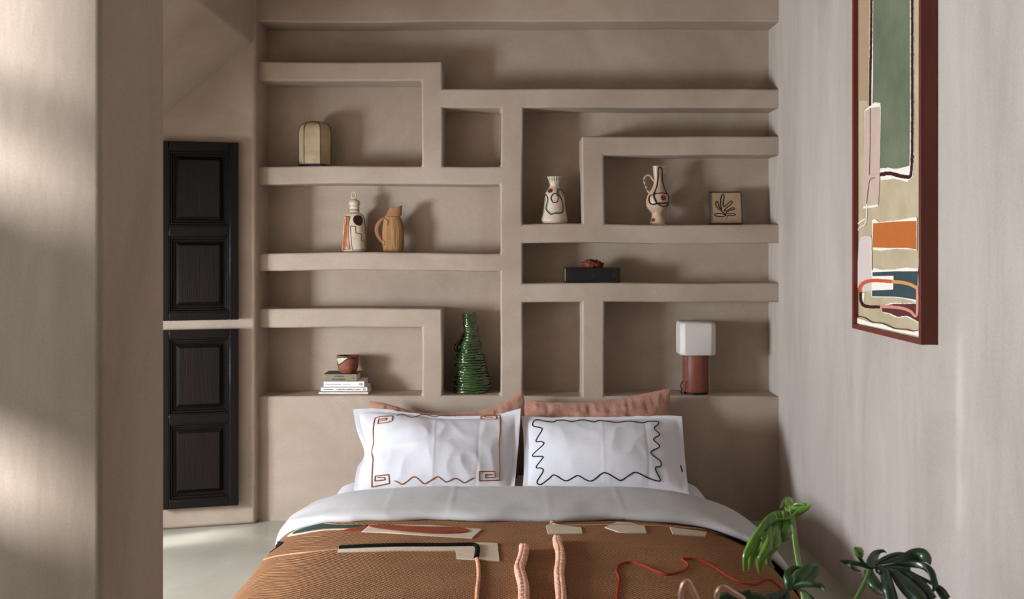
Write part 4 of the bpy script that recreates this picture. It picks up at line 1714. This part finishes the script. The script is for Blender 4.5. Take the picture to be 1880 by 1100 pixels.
art_mats = [mat('art_beige_linen', (186, 172, 146), .9, .1, rgb2=(168, 152, 124), vscale=9, bump=.2, bscale=220),
            mat('art_sage_green', (112, 118, 98), .9, .1, rgb2=(92, 100, 82), vscale=7, bump=.2, bscale=220),
            mat('art_white', (226, 220, 208), .9, .1),
            mat('art_dark_brown', (58, 30, 26), .9, .1),
            mat('art_mauve', (186, 164, 152), .9, .1, var=.05, vscale=20),
            mat('art_orange', (176, 100, 50), .9, .1, var=.06, vscale=40),
            mat('art_lilac', (198, 184, 180), .9, .1),
            mat('art_teal', (58, 72, 76), .9, .1, var=.2, vscale=120),
            mat('art_coral', (184, 86, 60), .9, .1),
            mat('art_ochre', (192, 144, 84), .9, .1),
            mat('art_pink', (196, 132, 118), .9, .1),
            mat('art_maroon', (84, 48, 46), .9, .1, var=.1, vscale=60),
            mat('art_tan', (164, 138, 112), .9, .1)]
mb = MB()
mb.box((XA, yN + fw, zB + fw), (XW, yFar - fw, zT - fw), 0)
LAY = [0]


def ap(pts, mi, rough=0.0):
    LAY[0] += 1
    pts = densify(pts, 2.2, True) if rough else pts
    if rough:
        pts = [(x + noise.noise(Vector((x * .5, y * .5, mi))) * rough * .5, y + noise.noise(Vector((x * .55, y * .55, mi + 9))) * rough) for x, y in pts]
    bm = bmesh.new()
    vs = [bm.verts.new((p[0], p[1], 0)) for p in pts]
    bm.faces.new(vs).normal_update()
    bmesh.ops.triangulate(bm, faces=bm.faces[:])
    bm.verts.index_update()
    mb.add([art_pt(v.co.x, v.co.y, 1 + LAY[0] * .35) for v in bm.verts], [[v.index for v in f.verts] for f in bm.faces], mi)
    bm.free()


def al(pts, w, mi, rough=0.0, wy=None):
    """stroke: w is the half width across (px), wy half width for level runs"""
    LAY[0] += 1
    pts = densify(catmull(pts, 4), 3)
    wy = wy or w
    vs = []
    for i, p in enumerate(pts):
        a, b = pts[max(i - 1, 0)], pts[min(i + 1, len(pts) - 1)]
        t = Vector((b[0] - a[0], b[1] - a[1]))
        if t.length < 1e-6:
            t = Vector((1, 0))
        t.normalize()
        n = Vector((-t.y, t.x))
        r1 = 1 + rough * noise.noise(Vector((p[0] * .4, p[1] * .4, mi)))
        r2 = 1 + rough * noise.noise(Vector((p[0] * .4, p[1] * .4, mi + 20)))
        vs.append(art_pt(p[0] + n.x * w * r1, p[1] + n.y * wy * r1, 1 + LAY[0] * .35))
        vs.append(art_pt(p[0] - n.x * w * r2, p[1] - n.y * wy * r2, 1 + LAY[0] * .35))
    mb.add(vs, [(2 * i, 2 * i + 1, 2 * i + 3, 2 * i + 2) for i in range(len(pts) - 1)], mi)


A3 = crop(1540, 0, 3.235)
A4 = crop(1540, 300, 3.235)
T0 = -560
ap(A3([(112, T0), (180, T0), (172, 600), (112, 600)]), 12)
ap(A3([(196, T0), (205, T0), (203, 610), (190, 640), (198, 300)]), 2, .6)
ap(A3([(208, T0), (430, T0), (429, 500), (424, 990), (300, 1003), (246, 1003), (249, 628), (200, 612), (205, 300)]), 1)
ap(A3([(421, T0), (448, T0), (446, 900), (440, 1050), (405, 1080), (330, 1062), (250, 1070), (240, 1030), (244, 1000), (300, 996), (340, 1006), (420, 985), (424, 600)]), 2, .9)
al(A3([(436, T0), (436, 300), (436, 800), (434, 960), (428, 1040)]), 2.6, 3, .5)
al(A3([(430, 1020), (424, 1046), (405, 1052), (350, 1042), (300, 1030), (228, 1040)]), 2.6, 3, .3, 3.6)
al(A3([(194, T0), (193, 100), (188, 400), (185, 640)]), 2.0, 3, .6)
ap(A3([(153, 655), (195, 622), (215, 608), (246, 612), (249, 640), (243, 1030), (150, 1040)]), 2, .8)
ap(A3([(155, 660), (195, 640), (246, 634), (242, 1060), (236, 1215), (140, 1225), (150, 900)]), 4)
al(A3([(186, 640), (186, 850), (182, 1040)]), .7, 11, .5)
al(A4([(215, 85), (188, 95), (178, 130), (165, 240)]), .7, 11, .3)
al(A4([(145, 262), (180, 258), (232, 250)]), 1.4, 2, .4, 2)
al(A4([(165, 240), (160, 350), (120, 385), (112, 400)]), .9, 2, .4)
al(A4([(155, 330), (112, 358)]), 1.2, 2, .3)
ap(A4([(198, 340), (215, 328), (240, 350), (330, 340), (462, 318), (466, 345), (462, 520), (440, 512), (330, 508), (250, 520), (200, 512)]), 2, 1.2)
ap(A4([(204, 356), (330, 346), (462, 341), (460, 511), (400, 502), (300, 503), (201, 499)]), 5)
ap(A4([(195, 440), (196, 668), (188, 670), (190, 440)]), 2, .5)
ap(A4([(118, 470), (130, 440), (160, 430), (190, 432), (192, 670), (325, 664), (325, 750), (195, 757), (140, 765), (112, 740), (112, 600)]), 6)
ap(A4([(196, 640), (210, 620), (250, 632), (330, 630), (400, 618), (470, 625), (474, 800), (468, 828), (400, 806), (330, 796), (300, 800), (192, 798), (140, 765), (135, 840), (146, 850), (150, 780), (190, 765), (195, 755)]), 2, .8)
ap(A4([(150, 778), (192, 765), (195, 795), (330, 797), (400, 806), (462, 828), (380, 826), (250, 846), (150, 842)]), 0, .7)
ap(A4([(200, 647), (330, 641), (470, 641), (468, 740), (462, 812), (400, 800), (330, 792), (197, 790), (197, 755), (322, 750), (325, 668), (200, 670)]), 7)
ap(A4([(245, 850), (300, 832), (340, 828), (380, 832), (462, 828), (474, 948), (440, 930), (400, 912), (350, 918), (320, 908), (300, 895), (258, 886)]), 2, 1.3)
ap(A4([(250, 850), (330, 834), (380, 836), (464, 832), (474, 942), (420, 912), (400, 906), (350, 912), (300, 890), (258, 882)]), 11, .8)
ap(A4([(102, 915), (200, 948), (260, 955), (330, 985), (440, 1000), (474, 995), (475, 1026), (99, 948)]), 2)
al(A4([(104, 908), (150, 915), (200, 944), (260, 950), (330, 980), (400, 985), (440, 996), (472, 990)]), .8, 11, .3)
al(A4([(126, 770), (126, 735), (150, 708), (200, 696), (260, 698), (318, 703)]), 3.0, 8, .25, 3.2)
al(A4([(315, 703), (380, 708), (430, 722), (467, 742)]), 2.6, 9, .25, 3.0)
al(A4([(127, 765), (130, 815), (150, 845), (200, 853), (248, 852)]), 2.4, 3, .3, 3.0)
al(A4([(464, 735), (466, 800), (464, 890), (452, 906), (420, 876), (350, 856), (245, 850)]), 2.2, 10, .25, 2.8)
mb.build('artwork', art_mats, pic, smooth=False)

# ------------------------------------------------------------------ monstera plant in front of the bed
pot_c = Vector((0.80, 2.02, 0))
plant = empty('monstera_plant', pot_c, 'green monstera plant with split leaves in front of the bed by the right wall', 'plant')
mb = MB()
mb.lathe([(.10, 0), (.105, .004), (.125, .19), (.135, .195), (.135, .22), (.122, .22), (.118, .19)], pot_c, seg=40, cap_bot=True)
mb.build('pot', M_POT, plant)
mb = MB()
mb.lathe([(.0, .195), (.06, .197), (.119, .192)], pot_c, seg=24, cap_bot=False)
mb.build('soil', M_SOIL, plant)


def lobe(mb, spine, widths, depth, curl=.25, mi=0, ncol=5):
    """a leaf lobe: spine in px, half-width in px, depth list (m)"""
    n = len(spine)
    data = [tuple(s) + (w, d) for s, w, d in zip(spine, widths, depth)]
    data = catmull(data, 5)
    vs = []
    for i, (x, y, w, d) in enumerate(data):
        a, b = data[max(i - 1, 0)], data[min(i + 1, len(data) - 1)]
        t = Vector((b[0] - a[0], b[1] - a[1]))
        if t.length < 1e-6:
            t = Vector((0, 1))
        t.normalize()
        nn = Vector((-t.y, t.x))
        w = max(w, .25)
        for k in range(ncol):
            s = -1 + 2 * k / (ncol - 1)
            dd = d + (s * s) * w * d / F * curl * 2.0
            vs.append(P(x + nn.x * w * s, y + nn.y * w * s, dd))
    m = len(data)
    mb.add(vs, [(i * ncol + k, i * ncol + k + 1, (i + 1) * ncol + k + 1, (i + 1) * ncol + k) for i in range(m - 1) for k in range(ncol - 1)], mi)


def finish_leaf(name, mb, m, label=None):
    o = mb.build(name, m, plant, angle=70)
    md = o.modifiers.new('solid', 'SOLIDIFY')
    md.thickness = .0012
    if label:
        o['label'] = label
    return o


def stem(pts, r, m):
    mb = MB()
    q = [P(*p) if len(p) == 3 else Vector(p[0]) for p in pts]
    q = [Vector(t) for t in catmull([tuple(v) for v in q], 6)]
    mb.tube(q, r, 8)
    mb.build('stem', m, plant)


L1 = lambda pts: [(1340 + x / 5.486, 890 + y / 5.238) for x, y in pts]
sc = lambda ws: [w / 5.3 for w in ws]
mb = MB()
D = 2.06
lobe(mb, L1([(615, 300), (605, 230), (595, 165), (600, 120)]), sc([30, 50, 48, 22]), [D, D + .01, D + .03, D + .05])
lobe(mb, L1([(600, 150), (565, 150), (530, 185), (500, 232)]), sc([30, 30, 16, 2]), [D + .05, D + .05, D + .03, D + .01])
lobe(mb, L1([(600, 300), (660, 250), (735, 222), (780, 210), (822, 189)]), sc([40, 62, 48, 30, 2]), [D, D, D - .01, D - .02, D - .04])
lobe(mb, L1([(640, 200), (690, 185), (760, 195)]), sc([10, 10, 6]), [D, D - .01, D - .02])
lobe(mb, L1([(620, 320), (540, 310), (460, 320), (390, 360), (330, 410)]), sc([40, 62, 62, 55, 40]), [D, D - .005, D - .01, D - .02, D - .03])
lobe(mb, L1([(350, 390), (290, 470), (220, 590), (160, 690), (140, 840)]), sc([35, 44, 50, 28, 2]), [D - .03, D - .04, D - .05, D - .06, D - .055])
lobe(mb, L1([(320, 440), (270, 560), (225, 680), (195, 825)]), sc([20, 34, 36, 2]), [D - .035, D - .045, D - .055, D - .05])
lobe(mb, L1([(330, 420), (330, 500), (360, 570), (350, 600)]), sc([30, 30, 22, 4]), [D - .03, D - .04, D - .045, D - .045])
lobe(mb, L1([(410, 360), (400, 470), (390, 580), (330, 670), (300, 740), (294, 855)]), sc([45, 58, 55, 46, 36, 2]), [D - .01, D - .04, D - .06, D - .065, D - .065, D - .055], .5)
lobe(mb, L1([(490, 350), (470, 450), (455, 560), (400, 640), (385, 700), (385, 775)]), sc([45, 55, 52, 42, 40, 12]), [D - .005, D - .035, D - .05, D - .05, D - .045, D - .04], .5)
lobe(mb, L1([(385, 740), (410, 768), (445, 796)]), sc([18, 14, 2]), [D - .04, D - .04, D - .035])
lobe(mb, L1([(560, 340), (570, 400), (560, 470), (520, 530), (490, 565)]), sc([40, 50, 58, 40, 4]), [D, D - .02, D - .03, D - .03, D - .02])
lobe(mb, L1([(570, 430), (605, 455), (622, 475)]), sc([24, 20, 3]), [D - .02, D - .02, D - .015])
leaf1 = finish_leaf('leaf', mb, M_LEAF, 'bright green drooping split leaf')
mb = MB()
for a in ([(615, 310), (560, 330), (430, 330), (345, 400)], [(540, 325), (535, 250)], [(480, 330), (455, 280)], [(610, 300), (605, 200)], [(620, 300), (700, 240), (780, 210)]):
    bvh1 = None
    mb.tube([P(1340 + x / 5.486, 890 + y / 5.238, D - .012) for x, y in catmull(a, 4)], .0010, 6)
mb.build('vein', M_VEIN, leaf1)
stem([(1453, 944, D), (1456, 960, D), (1461, 1004, D), (1467.5, 1041, D + .01), (1476, 1100, D + .02), (1490, 1180, D + .01), ((pot_c.x - .02, pot_c.y, .19),)], .0052, M_STEM)
mb = MB()
D2 = 1.98
lobe(mb, L1([(590, 1020), (600, 940), (585, 870), (640, 805), (720, 800)]), sc([18, 48, 40, 26, 3]), [D2, D2, D2 + .01, D2 + .02, D2 + .02])
lobe(mb, L1([(640, 1000), (680, 920), (740, 850), (810, 790), (885, 775)]), sc([30, 52, 56, 36, 8]), [D2, D2, D2 + .01, D2 + .02, D2 + .04])
lobe(mb, L1([(880, 780), (860, 840), (810, 895), (760, 930)]), sc([14, 30, 34, 20]), [D2 + .04, D2 + .03, D2 + .02, D2 + .01])
lobe(mb, L1([(640, 985), (740, 955), (850, 960), (920, 975), (965, 1025)]), sc([22, 30, 26, 22, 2]), [D2, D2 - .01, D2 - .02, D2 - .02, D2 - .03])
lobe(mb, L1([(690, 1000), (760, 1040), (830, 1100), (900, 1180)]), sc([10, 14, 18, 10]), [D2, D2 - .01, D2 - .02, D2 - .02])
finish_leaf('leaf', mb, M_LEAFM, 'dark green curled leaf on the bright stem')
mb = MB()
D3 = 1.92
lobe(mb, [(1300, 1112), (1330, 1098), (1365, 1097), (1400, 1102), (1420, 1112)], [6, 9, 10, 9, 4], [D3, D3, D3, D3, D3])
lobe(mb, [(1395, 1108), (1415, 1098), (1432, 1092), (1446, 1082)], [8, 8, 7, 2], [D3, D3 + .01, D3 + .02, D3 + .03])
lobe(mb, [(1440, 1082), (1444, 1100), (1440, 1130)], [5, 6, 5], [D3 + .03, D3 + .02, D3])
lobe(mb, [(1352, 1098), (1368, 1090), (1378, 1086)], [5, 5, 2], [D3, D3, D3])
finish_leaf('leaf', mb, M_LEAFD, 'dark leaf edge at the bottom of the picture')
L3 = lambda pts: [(1520 + x / 7.23, 980 + y / 7.23) for x, y in pts]
s3 = lambda ws: [w / 6.7 for w in ws]
mb = MB()
E = 2.14
lobe(mb, L3([(560, 460), (470, 420), (390, 395), (285, 378), (215, 372), (152, 348)]), s3([22, 24, 26, 24, 22, 2]), [E, E - .01, E - .02, E - .03, E - .03, E - .04])
lobe(mb, L3([(270, 380), (310, 430), (360, 475), (432, 496)]), s3([22, 24, 14, 2]), [E - .03, E - .04, E - .04, E - .03])
lobe(mb, L3([(545, 450), (480, 400), (430, 335), (405, 280)]), s3([14, 18, 20, 30]), [E, E - .01, E - .02, E - .02])
lobe(mb, L3([(560, 450), (590, 350), (630, 275), (690, 235), (740, 232), (782, 258)]), s3([60, 62, 48, 22, 14, 2]), [E, E + .02, E + .04, E + .05, E + .05, E + .04])
lobe(mb, L3([(560, 470), (680, 385), (800, 325), (930, 285), (1030, 275)]), s3([16, 36, 42, 38, 20]), [E, E + .02, E + .03, E + .04, E + .05])
lobe(mb, L3([(700, 400), (850, 360), (1000, 320), (1140, 285), (1250, 290), (1330, 345), (1362, 415)]), s3([12, 26, 50, 78, 82, 48, 4]), [E + .01, E + .02, E + .03, E + .03, E + .02, E, E - .02])
lobe(mb, L3([(620, 455), (800, 425), (950, 408), (1130, 405), (1270, 430), (1360, 500), (1400, 600), (1420, 700), (1380, 782)]), s3([14, 18, 26, 40, 42, 44, 40, 34, 3]), [E, E + .01, E + .01, E, E - .02, E - .03, E - .04, E - .05, E - .05], .1)
lobe(mb, L3([(640, 470), (800, 452), (960, 455), (1100, 475)]), s3([10, 12, 16, 18]), [E, E, E - .01, E - .02])
lobe(mb, L3([(540, 480), (555, 560), (610, 660), (680, 740), (745, 795)]), s3([52, 62, 74, 62, 30]), [E, E - .02, E - .04, E - .05, E - .06])
lobe(mb, L3([(640, 470), (740, 520), (780, 620), (805, 720), (840, 870), (860, 960)]), s3([30, 56, 66, 72, 78, 60]), [E, E - .02, E - .04, E - .06, E - .07, E - .08])
lobe(mb, L3([(760, 470), (880, 530), (980, 630), (1090, 740), (1210, 870), (1280, 960)]), s3([20, 52, 82, 100, 96, 60]), [E, E - .02, E - .04, E - .06, E - .08, E - .09])
lobe(mb, L3([(900, 480), (1060, 530), (1190, 640), (1300, 760), (1400, 880)]), s3([12, 44, 62, 66, 50]), [E - .01, E - .02, E - .04, E - .06, E - .08])
lobe(mb, L3([(1050, 490), (1200, 570), (1380, 660), (1520, 740), (1600, 860)]), s3([10, 16, 18, 22, 24]), [E - .01, E - .02, E - .04, E - .05, E - .06])
lobe(mb, L3([(1430, 720), (1490, 790), (1560, 880), (1600, 950)]), s3([14, 30, 34, 20]), [E - .04, E - .05, E - .06, E - .06])
finish_leaf('leaf', mb, M_LEAFD, 'large dark green split leaf near the wall')
mb = MB()
lobe(mb, L3([(440, 320), (425, 275), (400, 230), (345, 185)]), s3([14, 46, 54, 8]), [E - .02, E - .025, E - .03, E - .03], .6)
finish_leaf('leaf_tip', mb, M_LEAF, 'small curled light green leaf tip')
mb = MB()
for a in ([(560, 465), (700, 440), (900, 420), (1100, 400), (1270, 425)], [(560, 465), (720, 500), (900, 540)]):
    pass
stem([(1596, 1046, E - .01), (1590, 1066, E - .02), (1572, 1100, E - .03), (1545, 1160, E - .06), ((pot_c.x + .03, pot_c.y, .19),)], .0050, M_STEMD)

# ------------------------------------------------------------------ bent wire stand, close to the viewer
YW = 1.30
ws = empty('wire_stand', Vector((.25, YW, 0)), 'rose gold bent wire loops rising into the bottom edge before the bed', 'wire stand')
WL = lambda pts: [(1220 + x / 7.23, 1040 + y / 7.23) for x, y in pts]
feet = []
for pts, yy in (([(215, 434), (214, 350), (240, 255), (285, 205), (320, 215), (360, 290), (400, 370), (432, 434)], YW),
                ([(690, 434), (694, 360), (730, 300), (780, 280), (830, 296), (900, 345), (980, 392), (1050, 434)], YW + .02)):
    q = [P(x, y, yy) for x, y in WL(pts)]
    a, b = q[0], q[-1]
    q = [Vector(t) for t in catmull([tuple(v) for v in q], 6)]
    q = [Vector((a.x, yy, 0.004)), Vector((a.x, yy, .4))] + q + [Vector((b.x + .03, yy, .4)), Vector((b.x + .04, yy, .004))]
    mb = MB()
    mb.tube(q, .0033, 10)
    mb.build('wire_loop', M_ROSE, ws)
    feet += [q[0], q[-1]]
mb = MB()
xa, xb_ = min(f.x for f in feet) - .01, max(f.x for f in feet) + .01
ring = [Vector((xa, YW - .1, .004)), Vector((xb_, YW - .1, .004)), Vector((xb_, YW + .12, .004)), Vector((xa, YW + .12, .004))]
mb.tube(ring, .0035, 8, closed=True)
mb.tube([Vector((xa, YW, .004)), Vector((xb_, YW, .004))], .003, 8)
mb.tube([Vector((xa, YW + .02, .004)), Vector((xb_, YW + .02, .004))], .003, 8)
mb.build('base_ring', M_ROSE, ws)

# ------------------------------------------------------------------ light


def area(name, loc, rot, sx, sy, energy, col, spread=180):
    l = bpy.data.lights.new(name, 'AREA')
    l.shape = 'RECTANGLE'
    l.size, l.size_y = sx, sy
    l.energy = energy
    l.color = col
    l.spread = math.radians(spread)
    o = bpy.data.objects.new(name, l)
    COL.objects.link(o)
    o.location = loc
    o.rotation_euler = rot
    return o


def aim(d):
    return Vector(d).to_track_quat('-Z', 'Y').to_euler()


# area lamps on the room side of the panes, standing for window daylight
def win_light(name, w, e, c):
    area(name, (XL - .06, (w[0] + w[1]) / 2, (w[2] + w[3]) / 2), aim((1, 0, 0)), w[3] - w[2] - .1, w[1] - w[0] - .1, e, c)


win_light('daylight_alcove', WIN1, 215, (0.88, 0.945, 1.0))
win_light('fill_front', FILL_WIN, 40, (0.90, 0.95, 1.0))  # general front-room fill, added at the made-up window
win_light('fill_pier', WIN2, 70, (0.92, 0.96, 1.0))  # extra lamp added to brighten the pier face
# low sun
l = bpy.data.lights.new('sun', 'SUN')
l.energy = 13
l.angle = math.radians(3.0)
l.color = (1.0, 0.98, 0.955)
o = bpy.data.objects.new('sun', l)
COL.objects.link(o)
o.rotation_euler = aim((1, .5, -.4))

W = bpy.data.worlds.new('world')
S.world = W
W.use_nodes = True
W.node_tree.nodes['Background'].inputs['Color'].default_value = (0.75, 0.85, 1.0, 1)
W.node_tree.nodes['Background'].inputs['Strength'].default_value = 1.0

# ------------------------------------------------------------------ camera
cam = bpy.data.cameras.new('camera')
cam.sensor_width = 36.0
cam.sensor_fit = 'HORIZONTAL'
cam.lens = 36.0 * F / 1880.0
cam.shift_x = 0.0
cam.shift_y = -(550.0 - VY) / 1880.0
cam.clip_start = 0.02
cam.dof.use_dof = True
cam.dof.focus_distance = 3.9
cam.dof.aperture_fstop = 8.0
co = bpy.data.objects.new('camera', cam)
COL.objects.link(co)
co.location = CAM
co.rotation_euler = (PI / 2, 0, 0)
S.camera = co

S.view_settings.view_transform = 'Standard'
S.view_settings.look = 'None'
S.view_settings.gamma = 1.0
S.view_settings.use_curve_mapping = False
S.view_settings.exposure = -0.08
S.cycles.use_denoising = True
S.cycles.max_bounces = 10
S.cycles.diffuse_bounces = 6
